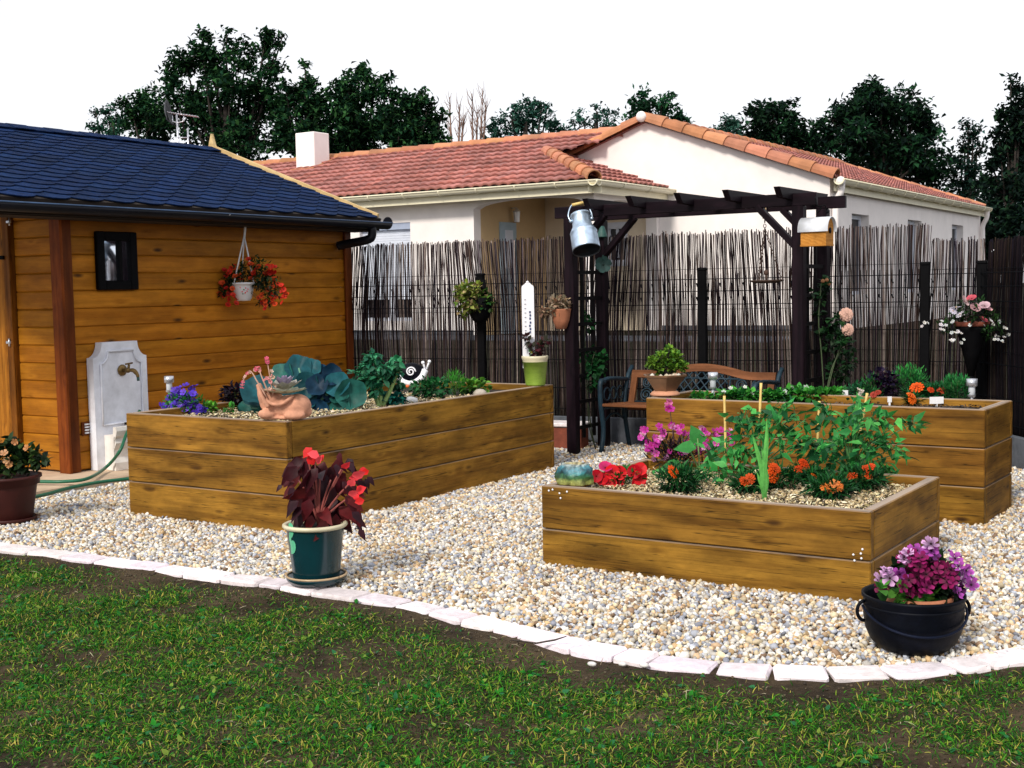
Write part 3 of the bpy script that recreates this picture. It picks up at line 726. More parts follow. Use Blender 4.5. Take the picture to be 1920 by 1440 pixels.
m = MB(); extr(m, outline(W_, z0, zt), XW+.01, XW+.085, yc)
o1 = outline(W_-.13, z0+.35, zt-.07, .10); k = len(o1)   # raised inner moulding
V = [(XW+.094, yc+y, z) for y, z in o1]; m.tube(np.array(V+[V[0]]), .008, 6); m.build('back_plate', 'stone_white', t)
m = MB(); bz = float(atX(215, 800, XW+.2)[2])
pr = [(0.0, 0), (.17, 0), (.17, .06), (.145, .10), (.145, .16), (.17, .19), (.185, .215), (.17, .24), (.15, .26), (.15, bz-.10-z0), (.19, bz-.07-z0), (.205, bz-.03-z0), (.19, bz-z0), (.15, bz-z0), (.14, bz-.06-z0), (0, bz-.07-z0)]
V = []; n_ = len(pr)
for sy in (-1, 1):
    for d_, z in pr: V.append((XW+.086+d_*.9, yc+sy*(W_/2-.045-.03*(1-d_/.2)), z0+z))
V = np.array(V); i = np.arange(n_-1); m.add(V, [np.stack([i, i+n_, i+n_+1, i+1], 1), np.arange(n_)[None], (np.arange(n_)[::-1]+n_)[None]], (1.0, .93, .80)); m.build('basin', 'stone_white', t)
m = MB(); m.box((XW+.19, yc+.06, bz+.005), (.13, .16, .02)); m.build('drain_grid', 'black', t)
p = atX(232, 694, XW+.11); m = MB(); m.lathe([(0, 0), (.045, 0), (.045, .008), (.03, .016), (.014, .02)], p-np.array([.02, 0, 0]), 16, axis=(1, 0, 0))
m.tube(spline([p, p+np.array([.05, .0, 0]), p+np.array([.09, .02, -.002]), p+np.array([.115, .035, -.035]), p+np.array([.118, .037, -.055])], 12), [.014]*5+[.017]*3+[.013]*4, 10)
m.tube([p+np.array([.05, 0, 0]), p+np.array([.06, .005, .045])], .010, 8); m.tube([p+np.array([.06, -.032, .05]), p+np.array([.06, .038, .056])], .007, 8); m.ico(p+np.array([.05, 0, 0]), .022, 2)
tp = m.build('tap', 'brass', t); m = MB(); m.tube([p+np.array([.119, .038, -.055]), p+np.array([.12, .038, -.085])], .011, 8); m.build('nozzle', 'verdigris', tp)
# hose: up over the basin and along the slab
m = MB(); q = [atX(262, 770, XW+.24), atX(238, 812, XW+.3), atX(225, 845, XW+.38), G(200, 875, .10), G(165, 897, .09), G(120, 903, .085), G(75, 903, .085), G(20, 903, .085)]
m.tube(spline(q, 50), .0125, 10); q = [G(300, 893, .085), G(238, 898, .085), G(180, 905, .085), G(130, 915, .085), G(90, 926, .085), G(40, 937, .085), G(-30, 950, .085)]
m.tube(spline(q, 40), .0125, 10); tag(m.build('garden_hose', 'hose', loc=G(160, 910, .085)), 'green garden hose trailing from the fountain basin across the concrete', 'hose')
# ================================================================== HOUSE
GZ = .60; HY1 = 18.65; HY2 = 21.12; PXC = float(atY(1113, 360, HY1)[0]); AX = float(atY(890, 500, HY1)[0]); GX = float(atY(1556, 400, HY2)[0]); HYF = float(atX(1838, 420, GX)[1]); HXL = -22.5
EZ = 3.17; SP = .355; SG = .358; APX = float(atY(1206, 230, HY2-.1)[0])
house = thing('bungalow', 'cream rendered bungalow with terracotta tiled roofs and an arched porch behind the reed fence', 'house', (-12, 20, GZ))
def wallbox(m, x0, x1, y0, y1, z0, z1): m.box(((x0+x1)/2, (y0+y1)/2, (z0+z1)/2), (abs(x1-x0), abs(y1-y0), abs(z1-z0)))
TH = .22
wx0, wx1 = float(atY(676, 500, HY1)[0]), float(atY(771, 500, HY1)[0]); wzt, wzb = float(atY(725, 419, HY1)[2]), float(atY(725, 602, HY1)[2])
m = MB()
wallbox(m, HXL, wx0, HY1, HY1+TH, GZ-.3, EZ); wallbox(m, wx1, AX, HY1, HY1+TH, GZ-.3, EZ)
wallbox(m, wx0, wx1, HY1+.001, HY1+TH, wzt, EZ); wallbox(m, wx0, wx1, HY1+.001, HY1+TH, GZ-.3, wzb)
# arched lintels (front and side of the porch) and the corner pillar
def arch(m, p0, p1, th_dir, zs, zc, ztop, n=18):
    p0 = np.array(p0, float); p1 = np.array(p1, float); td = np.array(th_dir, float); V = []
    for off in (0, 1):
        for i in range(n+1):
            u = i/n; x = p0+(p1-p0)*u; za = zs+(zc-zs)*(1-(2*u-1)**2)**.55
            V += [np.append(x+td*off, za), np.append(x+td*off, ztop)]
    k = 2*(n+1); f = []
    for i in range(n):
        a = 2*i; f += [[a, a+2, a+3, a+1], [a+k, a+k+1, a+k+3, a+k+2], [a, a+k, a+k+2, a+2]]
    m.add(V, [np.array(f)])
PL = float(atY(1098, 450, HY1)[0])
arch(m, (AX, HY1), (PL, HY1), (0, TH), float(atY(890, 392, HY1)[2]), float(atY(985, 371, HY1)[2]), EZ)
wallbox(m, PL, PXC, HY1, HY1+TH, GZ-.3, EZ)
sy1 = HY1+TH; arch(m, (PXC-.001, sy1), (PXC-.001, HY2-.10), (-TH, 0), EZ-.42, EZ-.25, EZ)
wallbox(m, PXC-TH, PXC-.001, HY2-.10, HY2, GZ-.3, EZ)
m.build('front_wall', 'render', house)
m = MB(); wallbox(m, AX-.2, AX-.001, HY1+TH, HY2, GZ-.3, EZ); m.build('porch_wall', 'render_yellow', house); m = MB(); wallbox(m, AX, PXC-TH, HY1+TH, HY2, EZ-.02, EZ+.02); m.build('porch_ceiling', 'render_yellow', house); m = MB(); wallbox(m, AX, PXC-TH, HY2-.012, HY2-.002, GZ-.3, EZ-.021); m.build('porch_back_wall', 'render_tinted', house)
# gable wall
def gz(x): return EZ+.02+SG*(GX+.10-x) if x > APX else EZ+.02+SG*(GX+.10-APX)-SG*(APX-x)
ga = gz(APX)-.02
m = MB(); xl_ = -13.2; pts = [(xl_, GZ-.3), (GX, GZ-.3), (GX, gz(GX)-.02), (APX, ga), (xl_, gz(xl_)-.02)]
V = [(x, HY2, z) for x, z in pts]+[(x, HY2+TH, z) for x, z in pts]; i = np.arange(5)
m.add(V, [np.arange(5)[None], (np.arange(5)[::-1]+5)[None], np.stack([i, i+5, (i+1) % 5+5, (i+1) % 5], 1)]); m.build('gable_wall', 'render', house)
# side wall with three deep narrow openings
m = MB(); ys_ = []
for x0, x1, yt in ((1597, 1629, 402), (1702, 1728, 413), (1785, 1806, 422)):
    a, b_ = float(atX(x0, 430, GX)[1]), float(atX(x1, 430, GX)[1]); zt_ = float(atX((x0+x1)/2, yt, GX)[2]); ys_.append((a, b_, zt_))
y = HY2+TH
for a, b_, zt_ in ys_:
    wallbox(m, GX-TH, GX, y, a, GZ-.3, EZ); wallbox(m, GX-TH, GX-.001, a, b_, zt_, EZ); wallbox(m, GX-TH, GX-.001, a, b_, GZ-.3, 1.2); y = b_
wallbox(m, GX-TH, GX, y, HYF, GZ-.3, EZ); wallbox(m, -14, GX-TH, HYF-TH, HYF, GZ-.3, EZ); m.build('side_wall', 'render', house)
for a, b_, zt_ in ys_:
    m = MB()
    for yy in (a+.04, b_-.04): m.box((GX-.17, yy, (1.2+zt_)/2), (.05, .07, zt_-1.2))
    m.box((GX-.17, (a+b_)/2, zt_-.04), (.05, b_-a-.16, .07)); m.box((GX-.17, (a+b_)/2, 1.23), (.05, b_-a-.16, .06)); wn = m.build('window', 'shutter', house)
    m = MB(); m.box((GX-.18, (a+b_)/2, (1.2+zt_)/2), (.012, b_-a-.16, zt_-1.33)); m.build('pane', 'glass_dark', wn)
# French window with its roller shutter nearly down
m = MB(); fw = .06; sz = float(atY(725, 562, HY1)[2]); wm = float(atY(731, 580, HY1)[0])
for x in (wx0+fw/2, wx1-fw/2, wm): m.box((x, HY1+.12, (wzb+sz)/2), (fw if x != wm else .14, .07, sz-wzb))
m.box(((wx0+wx1)/2, HY1+.125, wzb+.03), (wx1-wx0-.13, .07, .06)); wn = m.build('window', 'shutter', house)
m = MB(); m.box(((wx0+wx1)/2, HY1+.135, (wzb+sz)/2), (wx1-wx0-.13, .02, sz-wzb)); m.build('pane', 'glass_dark', wn)
m = MB(); z = sz
while z < wzt-.12: m.box(((wx0+wx1)/2, HY1+.09, z+.0225), (wx1-wx0, .02, .043), bev=.008); z += .045
m.build('roller_shutter', 'shutter', wn); m = MB(); m.box(((wx0+wx1)/2, HY1+.10, wzt-.06), (wx1-wx0, .17, .12), col=(.55, .6, .7)); m.build('shutter_box', 'shutter', wn)
# dark window on the gable wall beside the porch
a = atY(1141, 418, HY2); b_ = atY(1178, 493, HY2); m = MB(); cx, cz = (a[0]+b_[0])/2, (a[2]+b_[2])/2; ww, wh = b_[0]-a[0], a[2]-b_[2]
for sx in (-1, 1): m.box((cx+sx*(ww/2-.03), HY2-.02, cz), (.06, .05, wh))
m.box((cx, HY2-.02, cz-wh/2+.03), (ww-.12, .05, .06)); m.box((cx, HY2-.02, cz), (.05, .04, wh-.2)); m.box((cx, HY2-.04, cz-wh/2-.03), (ww+.1, .10, .05)); wn = m.build('window', 'shutter', house)
m = MB(); m.box((cx, HY2-.008, cz-.04), (ww-.12, .015, wh-.1)); m.build('pane', 'glass_dark', wn); m = MB(); m.box((cx, HY2-.05, cz+wh/2-.06), (ww+.02, .10, .12)); m.build('shutter_box', 'shutter', wn)
# porch door and lantern on the porch side wall, second lamp
xd = AX; ya_, yb_ = float(atX(937, 480, xd)[1]), float(atX(966, 480, xd)[1]); zd = float(atX(950, 417, xd)[2])
m = MB(); m.box((xd+.015, (ya_+yb_)/2, (GZ+zd)/2), (.05, yb_-ya_, zd-GZ), bev=.005); dr = m.build('door', 'door_blue', house)
m = MB(); m.box((xd+.045, ya_+.12, GZ+1.0), (.03, .03, .14), bev=.005); m.build('handle', 'steel', dr)
m = MB(); m.box((xd+.042, (ya_+yb_)/2, GZ+1.55), (.012, (yb_-ya_)*.5, .7)); m.build('pane', 'shutter', dr)
p = atX(969, 404, xd+.12); m = MB(); m.lathe([(0, -.13), (.05, -.12), (.065, .06), (.075, .07), (.02, .13), (0, .15)], p, 8, smooth=False); m.tube([p+np.array([-.12, 0, .14]), p+np.array([0, 0, .14])], .012, 6); lp = m.build('wall_lantern', 'metal_white', house)
# ---- roofs
def tiles(m, org, u, v, nrm, ulen, vlen, inside, du=.19, dv=.33, ns=7):
    nu = int(ulen/du*ns)+1; nv = int(vlen/dv)+1; rr = rng.uniform(.72, 1.22, (nv, int(ulen/du)+3)); tint = rng.uniform(-.12, .12, (nv, int(ulen/du)+3))
    us = np.arange(nu+1)*du/ns; prof = .040*np.abs(np.cos(PI*us/du))**.8
    for r in range(nv):
        v0 = r*dv; v1 = min(v0+dv*1.04, vlen+.02)
        um = (us[:-1]+us[1:])/2; cc = org+um[:, None]*u+(v0+v1)/2*v; ok = inside(cc)
        if not ok.any(): continue
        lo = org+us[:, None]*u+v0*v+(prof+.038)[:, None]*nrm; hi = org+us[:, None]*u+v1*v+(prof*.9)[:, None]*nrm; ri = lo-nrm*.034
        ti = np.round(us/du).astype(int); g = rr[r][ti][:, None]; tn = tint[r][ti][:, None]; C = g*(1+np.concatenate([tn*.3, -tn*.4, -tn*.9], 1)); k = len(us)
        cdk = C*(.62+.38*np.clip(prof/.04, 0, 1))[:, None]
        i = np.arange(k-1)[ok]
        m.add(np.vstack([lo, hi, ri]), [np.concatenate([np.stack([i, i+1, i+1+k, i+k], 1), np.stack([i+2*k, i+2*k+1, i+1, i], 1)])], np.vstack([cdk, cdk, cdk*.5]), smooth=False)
def cap_tiles(m, p, q, r=.11, ln=.38, col=(1, 1, 1), up=(0, 0, 1)):
    p = np.asarray(p, float); q = np.asarray(q, float); L = np.linalg.norm(q-p); n_ = max(1, int(L/ln)); d = (q-p)/L; u = np.array(up, float); s_ = unit(np.cross(u, d)); u = np.cross(d, s_)
    th = np.linspace(-.15, PI+.15, 9)
    for i in range(n_):
        a = p+d*(L*i/n_-.02); b_ = p+d*(L*(i+1)/n_+.015); g = random.uniform(.78, 1.2)
        V = [a+(r*1.1)*(np.cos(t)*s_+np.sin(t)*u) for t in th]+[b_+(r*.88)*(np.cos(t)*s_+np.sin(t)*u) for t in th]
        V += [a+(r*.94)*(np.cos(t)*s_+np.sin(t)*u) for t in th]
        j = np.arange(8); m.add(V, [np.stack([j, j+1, j+10, j+9], 1), np.stack([j+18, j+19, j+1, j], 1)], np.array(col)*g*np.array([1, random.uniform(.9, 1.08), random.uniform(.85, 1.1)]), smooth=False)
cs = 1/math.hypot(1, SP); ey = HY1-.35; ex_ = PXC+.18
RY = ey+3.30; RZ = EZ+SP*3.30; Hh = np.array([ex_-2.15, ey+2.15, EZ+SP*2.15])
m = MB()
def in1(c):
    a = c[:, 0] < ex_-(c[:, 1]-ey)*.98            # hip
    b_ = c[:, 0] < APX-(GX+.10-APX)+(c[:, 1]-ey)+.12
    return np.where(c[:, 1] < Hh[1], a, b_)
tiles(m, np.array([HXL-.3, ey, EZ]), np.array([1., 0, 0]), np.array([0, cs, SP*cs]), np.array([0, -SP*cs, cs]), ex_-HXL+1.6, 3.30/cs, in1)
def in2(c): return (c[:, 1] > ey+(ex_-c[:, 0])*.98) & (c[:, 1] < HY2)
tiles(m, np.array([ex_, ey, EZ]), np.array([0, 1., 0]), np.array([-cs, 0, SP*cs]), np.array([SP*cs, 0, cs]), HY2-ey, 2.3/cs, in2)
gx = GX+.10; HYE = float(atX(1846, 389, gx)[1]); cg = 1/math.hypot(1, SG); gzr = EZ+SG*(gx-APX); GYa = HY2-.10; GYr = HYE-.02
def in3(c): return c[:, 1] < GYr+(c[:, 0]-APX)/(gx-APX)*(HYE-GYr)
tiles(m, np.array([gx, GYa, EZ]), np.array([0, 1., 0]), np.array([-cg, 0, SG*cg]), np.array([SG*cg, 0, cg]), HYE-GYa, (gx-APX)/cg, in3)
rf = m.build('roof', 'tile', house)
m = MB()   # hidden back slopes and underlay
def tri(*p): m.add(p, [np.arange(len(p))[None]], (.5, .4, .4))
tri((HXL-.3, ey, EZ-.02), (ex_, ey, EZ-.02), tuple(Hh-np.array([0, 0, .03])), (APX-.3, RY, RZ-.03), (HXL-.3, RY, RZ-.03))
tri((HXL-.3, RY, RZ-.03), (APX, RY, RZ-.03), (APX, RY+3.3, EZ), (HXL-.3, RY+3.3, EZ))
tri((ex_, ey, EZ-.02), (ex_, HY2, EZ-.02), (ex_-2.15, HY2, EZ+SP*2.15-.03), tuple(Hh-np.array([0, 0, .03])))
tri((gx, GYa, EZ-.02), (gx, HYE, EZ-.02), (APX, GYr, gzr-.03), (APX, GYa, gzr-.03)); tri((APX, GYa, gzr-.03), (APX, GYr, gzr-.03), (2*APX-gx, HYE, EZ), (2*APX-gx, GYa, EZ))
tri((gx, HYE, EZ), (2*APX-gx, HYE, EZ), (APX, GYr, gzr-.03)); m.build('underlay', 'tile', rf)
m = MB(); cap_tiles(m, (HXL-.3, RY, RZ), (APX+.1, RY, RZ), .12, .42); m.build('ridge_tiles', 'ridge', rf)
m = MB(); cap_tiles(m, (ex_+.05, ey-.05, EZ+.03), Hh+np.array([0, 0, .03]), .12, .40); m.build('hip_tiles', 'ridge', rf); m = MB(); cap_tiles(m, (APX, GYa, gzr+.02), (APX, GYr, gzr+.02), .12, .42); cap_tiles(m, (APX, GYr, gzr+.01), (gx, HYE, EZ+.02), .09, .42)
m.build('ridge_tiles', 'ridge', rf)
m = MB(); cap_tiles(m, (gx, GYa+.06, EZ+.02), (APX, GYa+.06, gzr+.02), .15, .40); xq = APX-1.95; cap_tiles(m, (xq, GYa+.05, gzr+.02-SG*1.95), (APX, GYa+.05, gzr+.02), .13, .40, (1.05, 1.0, .95)); m.build('verge_tiles', 'ridge', rf)
m = MB(); m.ico((APX, GYa-.08, gzr+.06), (.10, .08, .10), 2); m.build('ridge_end', 'render', rf)
# gutters
def hgutter(m, p, q, out, r=.075):
    p = np.asarray(p, float); q = np.asarray(q, float); o_ = np.asarray(out, float); th = np.linspace(0, PI, 9); V = []
    for a in (p, q): V += [a+o_*(r+.01-r*math.cos(t))+np.array([0, 0, -r*math.sin(t)]) for t in th]
    i = np.arange(8); m.add(V, [np.stack([i, i+1, i+10, i+9], 1)], smooth=True)
    m.tube([p+o_*(2*r+.01), q+o_*(2*r+.01)], .016, 6); L = np.linalg.norm(q-p); n_ = int(L/.75); d = (q-p)/L
    for k in range(n_+1):
        c = p+d*(L*k/max(1, n_)); m.tube([c+o_*(r+.01-(r+.008)*math.cos(t))+np.array([0, 0, -(r+.008)*math.sin(t)]) for t in th], .012, 5)
    m.add([p+np.array([0, 0, .02]), q+np.array([0, 0, .02]), q+np.array([0, 0, -.19]), p+np.array([0, 0, -.19])], [np.array([[0, 1, 2, 3]])])
m = MB(); hgutter(m, (HXL, ey, EZ-.02), (ex_+.16, ey, EZ-.02), (0, -1, 0)); hgutter(m, (ex_, ey-.16, EZ-.02), (ex_, HY2, EZ-.02), (1, 0, 0))
m.box(((HXL+ex_)/2, ey+.16, EZ-.03), (ex_-HXL-.05, .28, .02)); m.box((ex_-.10, (ey+HY2)/2, EZ-.031), (.16, HY2-ey-.1, .02)); m.build('gutter', 'gutter_cream', house)
m = MB(); hgutter(m, (gx, GYa, EZ-.02), (gx, HYE, EZ-.02), (1, 0, 0), .08); g2 = m.build('gutter', 'gutter_cream', house)
m = MB(); m.tube(spline([(gx+.09, HY2+.06, EZ-.06), (gx+.07, HY2+.06, EZ-.22), (GX+.08, HY2+.08, EZ-.38), (GX+.07, HY2+.08, EZ-.6), (GX+.07, HY2+.08, GZ)], 20), .055, 10); m.ico((gx+.09, HY2-.02, EZ-.05), .085, 2); m.build('downpipe', 'render', g2)
m = MB(); m.tube(spline([(gx+.09, HYE-.1, EZ-.06), (gx+.07, HYE-.1, EZ-.25), (GX+.08, HYF-.1, EZ-.45), (GX+.08, HYF-.1, EZ-.8), (GX+.08, HYF-.1, GZ)], 20), .055, 10); m.build('downpipe', 'render', g2)
# chimney
cy = RY-.75; a = atY(553, 250, cy); b_ = atY(588, 250, cy); bt = float(atY(575, 306, cy)[2]); cw = b_[0]-a[0]; r_ = float(atX(617, 250, b_[0])[1])-cy
m = MB(); m.box((a[0]+cw/2, cy+r_/2, (bt-.4+a[2])/2), (cw, r_, a[2]-bt+.4), bev=.015); ch = m.build('chimney', 'render', rf)
m = MB(); m.box((a[0]+cw/2, cy+r_/2+.1, bt+.02), (cw+.14, r_+.5, .05), np.array([(1, 0, 0), (0, cs, SP*cs), (0, -SP*cs, cs)])); m.build('flashing', 'ridge', ch)
# low plinth in dark render and a paved strip along the house
m = MB(); wallbox(m, HXL, AX-.05, HY1-.02, HY1-.001, GZ-.1, GZ+.10); wallbox(m, PXC+.05, GX, HY2-.02, HY2-.002, GZ-.1, GZ+.10); m.build('plinth', 'concrete', house)
m = MB(); m.box((-11, 17.8, GZ-.11), (9, 1.7, .25)); tag(m.build('terrace', 'concrete'), kind='structure')

# aerial with dish on the house roof, seen over the shed
p = D(336, 262, 26.5); t = thing('tv_aerial', 'roof aerial with yagi rods and satellite dish on a pole behind the shed ridge', 'aerial', p-np.array([0, 0, .9]))
m = MB(); top = D(331, 215, 26.5); m.tube([p-np.array([0, 0, .9]), top], .022, 8); m.tube([D(352, 266, 26.5)-np.array([0, 0, .6]), D(352, 240, 26.5)], .018, 8); m.tube([D(331, 258, 26.5), D(352, 258, 26.5)], .012, 6); m.build('mast', 'steel', t)
m = MB(); a, b_ = D(315, 211, 26.5), D(372, 219, 26.5); m.tube([a, b_], .014, 6); ax_ = unit(b_-a); sd_ = unit(np.cross(ax_, (0, 0, 1)))
for i in range(11):
    c = a+(b_-a)*(i+.5)/11; m.tube([c-sd_*.16, c+sd_*.16], .008, 5)
m.tube([D(323, 217, 26.5), D(324, 228, 26.5), D(333, 230, 26.5), D(343, 228, 26.5), D(345, 217, 26.5)], .012, 6); m.build('yagi', 'steel', t)
m = MB(); m.lathe([(0.0, 0), (.12, .012), (.22, .05), (.27, .085), (.275, .09), (.2, .05), (0, .01)], D(310, 212, 26.6), 24, axis=unit(R_*.98+F_*.03+U_*.2)); m.tube([D(311, 222, 26.5), D(322, 232, 26.5), D(330, 236, 26.5)], .015, 6); m.build('dish', 'gutter_black', t)

# ================================================================== FENCE
def fp(s, z, off=0.): return np.array([*(FA+FD*s+FN*off), z])
def fs_at(px, z=1.0):                                       # distance along the fence under a pixel column
    d = ray(px, 600)[:2]; A = np.array([[d[0], -FD[0]], [d[1], -FD[1]]]); return float(np.linalg.solve(A, FA)[1])
FT = 1.49; FBZ = .27
mf = thing('mesh_fence', 'black welded wire fence on dark posts along the back of the garden', 'fence', fp(0, 0))
m = MB(); zf = float(D(1060, 797, 11.4)[2])
m.bar(fp(-.3, .115, .02), fp(FLEN+.1, .115, .02), .05, .25, bev=.006); m.build('base_panel', 'concrete', mf)
posts = [fs_at(x) for x in (905, 1319, 1735)]; posts = [posts[0]-(posts[1]-posts[0])]+posts+[FLEN]
for i, s_ in enumerate(posts):
    m = MB(); m.box(fp(s_, .79, .03), (.075, .055, 1.50), np.array([[*FD, 0], [*FN, 0], [0, 0, 1]]), bev=.006); m.box(fp(s_, 1.55, .03), (.082, .062, .03), np.array([[*FD, 0], [*FN, 0], [0, 0, 1]]), bev=.008); m.build('post', 'black', mf)
for i in range(4):
    s0, s1 = max(posts[i], -.35), posts[i+1]; m = MB(); n_ = int((s1-s0)/.05)
    for k in range(1, n_):
        s_ = s0+(s1-s0)*k/n_; P = [fp(s_, FBZ), fp(s_, 1.22, 0), fp(s_+.004, 1.30, .022), fp(s_, 1.36, 0), fp(s_, FT+.02)]
        m.tube(P, .0024, 4, smooth=False, cap=False)
    for z in (FBZ+.04, .50, .76, 1.02, 1.245, 1.36, 1.465): m.tube([fp(s0, z, .006), fp(s1, z, .006)], .0036, 5, cap=False)
    for k in range(1, n_, 2):
        s_ = s0+(s1-s0)*k/n_
        for z in (1.29, 1.41): m.tube([fp(s_-.006, z+.02, .012), fp(s_+.006, z-.012, .02)], .006, 5)
    m.build('wire_panel', 'wire', mf)
def reeds(name, label, s0, s1, top, dens, a0, dirv, nrm, cols, wires, gap=.35, z0=.20):
    t = thing(name, label, 'reed screen', (*(np.asarray(a0)+np.asarray(dirv)*(s0+s1)/2), 0)); m = MB(); n_ = int((s1-s0)*dens); a0 = np.asarray(a0); dirv = np.asarray(dirv); nrm = np.asarray(nrm)
    wob = rng.uniform(-1, 1, 400); phs = 0
    for k in range(n_):
        s_ = s0+(s1-s0)*(k+rng.uniform(-.3, .3))/n_
        lean = .035*math.sin(s_*2.3+1)+.02*math.sin(s_*7.1)+rng.normal(0, .006)
        wid = rng.uniform(.0028, .0056)*(1.25 if rng.random() < .12 else 1)
        zs = np.linspace(z0, top+rng.normal(0, .012), 9); bow = rng.normal(0, .004); ph = rng.uniform(0, 6)
        off = -.03-rng.uniform(0, .018); u = np.clip((zs-1.1)/.8, 0, 1)
        ss = s_+lean*u+np.sin(zs*5+ph)*bow*(1+u)+.009*math.sin(s_*3.1)*np.sin(zs*4)+rng.normal(0, .002, 9)*u
        P = np.stack([a0[0]+dirv[0]*ss+nrm[0]*off, a0[1]+dirv[1]*ss+nrm[1]*off, zs], 1)
        c = np.array(cols[rng.integers(len(cols))])*rng.uniform(.45, 1.15)
        m.tube(P, wid*np.linspace(1.05, .92, 9), 5, c, cap=True)
    m.build('reeds', 'reed', t)
    for z in wires: m = MB(); m.tube([(*(a0+dirv*s0+nrm*-.022), z), (*(a0+dirv*s1+nrm*-.022), z+.004)], .0018, 4, cap=False); m.build('binding_wire', 'wire', t)
    return t
rc = [(.27, .22, .20), (.012, .008, .012), (.10, .07, .06), (.022, .013, .015), (.008, .006, .010), (.050, .032, .030), (.014, .010, .018), (.16, .12, .11), (.11, .085, .10), (.028, .015, .012), (.07, .05, .05)]
sA = fs_at(1735)
reeds('reed_screen', 'long brushwood reed screen standing behind the wire fence, white house showing through', -.35, sA, 1.865, 128, FA, FD, FN, rc, (.5, .85, 1.2, 1.55))
reeds('reed_screen', 'lower short reed screen at the right end of the wire fence', sA+.01, FLEN+.02, 1.735, 128, FA, FD, FN, rc, (.5, .85, 1.2, 1.5))
# side fence coming forward on the right, clad in dense dark heather
SD = unit(np.array([.50, -.66])); SN = np.array([-SD[1], SD[0]])*-1; SA = FA+FD*FLEN
t = thing('side_fence', 'dark mesh fence on the far right running towards the viewer', 'fence', (*SA, 0)); m = MB()
m.bar((*(SA+SN*.04), .115), (*(SA+SD*4+SN*.04), .115), .05, .25, bev=.006); m.build('base_panel', 'concrete', t)
m = MB()
for k in range(80): q = SA+SD*.05*k+SN*.03; m.tube([(*q, FBZ), (*q, 1.5)], .0024, 4, cap=False)
for z in (.31, .50, .76, 1.02, 1.245, 1.36, 1.465): m.tube([(*(SA+SN*.034), z), (*(SA+SD*4+SN*.034), z)], .0036, 5, cap=False)
m.build('wire_panel', 'wire', t)
reeds('heather_screen', 'dense dark heather screen cladding the side fence at the right edge', .02, 4.0, 1.72, 150, SA, SD, SN, [(.012, .008, .010), (.020, .013, .012), (.009, .007, .012), (.035, .024, .018)], (.5, .85, 1.2, 1.5))

# ================================================================== PERGOLA
PLX, PRX = float(G(1076, 852)[0]), float(atY(1499, 700, 9.2)[0]); PY0 = float(G(1076, 852)[1]); PRX = float(atY(1499, 700, PY0)[0]); PY1 = float(atX(1131, 700, PLX)[1]); PD = PY1-PY0
zb = float(atY(1300, 386, PY0)[2])-.045
pg = thing('pergola', 'dark stained wooden pergola arch with short rafters over the bench', 'pergola', ((PLX+PRX)/2, (PY0+PY1)/2, 0))
for x in (PLX, PRX):
    for y in (PY0, PY1):
        m = MB(); m.box((x, y, zb/2), (.088, .088, zb), grain=2, bev=.006); m.build('post', 'pergola', pg)
    m = MB()
    for k in range(1, 3): yy = PY0+PD*k/3; m.box((x, yy, 1.0), (.022, .03, 1.75), grain=2)
    for k in range(8): m.box((x+.012, (PY0+PY1)/2, .22+.22*k), (.018, PD-.09, .03), grain=1)
    m.build('trellis', 'lattice', pg)
for y in (PY0, PY1):
    m = MB(); a = float(atY(1042, 396, y)[0]) if y == PY0 else PLX-.2; b_ = float(atY(1532, 380, y)[0]) if y == PY0 else float(atY(1586, 383, y)[0])
    m.box(((a+b_)/2, y, zb+.048), (b_-a, .045, .095), grain=0, bev=.004); m.build('beam', 'pergola', pg)
    for x, sg in ((PLX, 1), (PRX, -1)):
        m = MB(); m.bar((x+sg*.03, y, zb-.30), (x+sg*.33, y, zb+.01), .045, .07, (0, 1, 0), bev=.004); m.build('brace', 'pergola', pg)
RX = []
for px_, py_ in ((1090, 377), (1171, 371), (1262, 366), (1353, 362), (1450, 357)):
    yf = PY0-.30; x = float(atY(px_+6, py_+12, yf)[0]); RX.append(x)
    m = MB(); z0_ = zb+.050; h = .082; yb_ = PY1+.25
    pr = [(yf, z0_+h), (yf+.07, z0_+.005), (PY0-.02, z0_), (PY1+.02, z0_), (yb_-.07, z0_+.005), (yb_, z0_+h)]
    V = [(x-.024, y, z) for y, z in pr]+[(x+.024, y, z) for y, z in pr]; i = np.arange(6); gcv = np.array([(v[1], v[0]*3, v[2]) for v in V])
    m.add(V, [np.arange(6)[None], (np.arange(6)[::-1]+6)[None], np.stack([i, i+6, (i+1) % 6+6, (i+1) % 6], 1)], (1, 1, 1), gcv); m.build('rafter', 'pergola', pg)

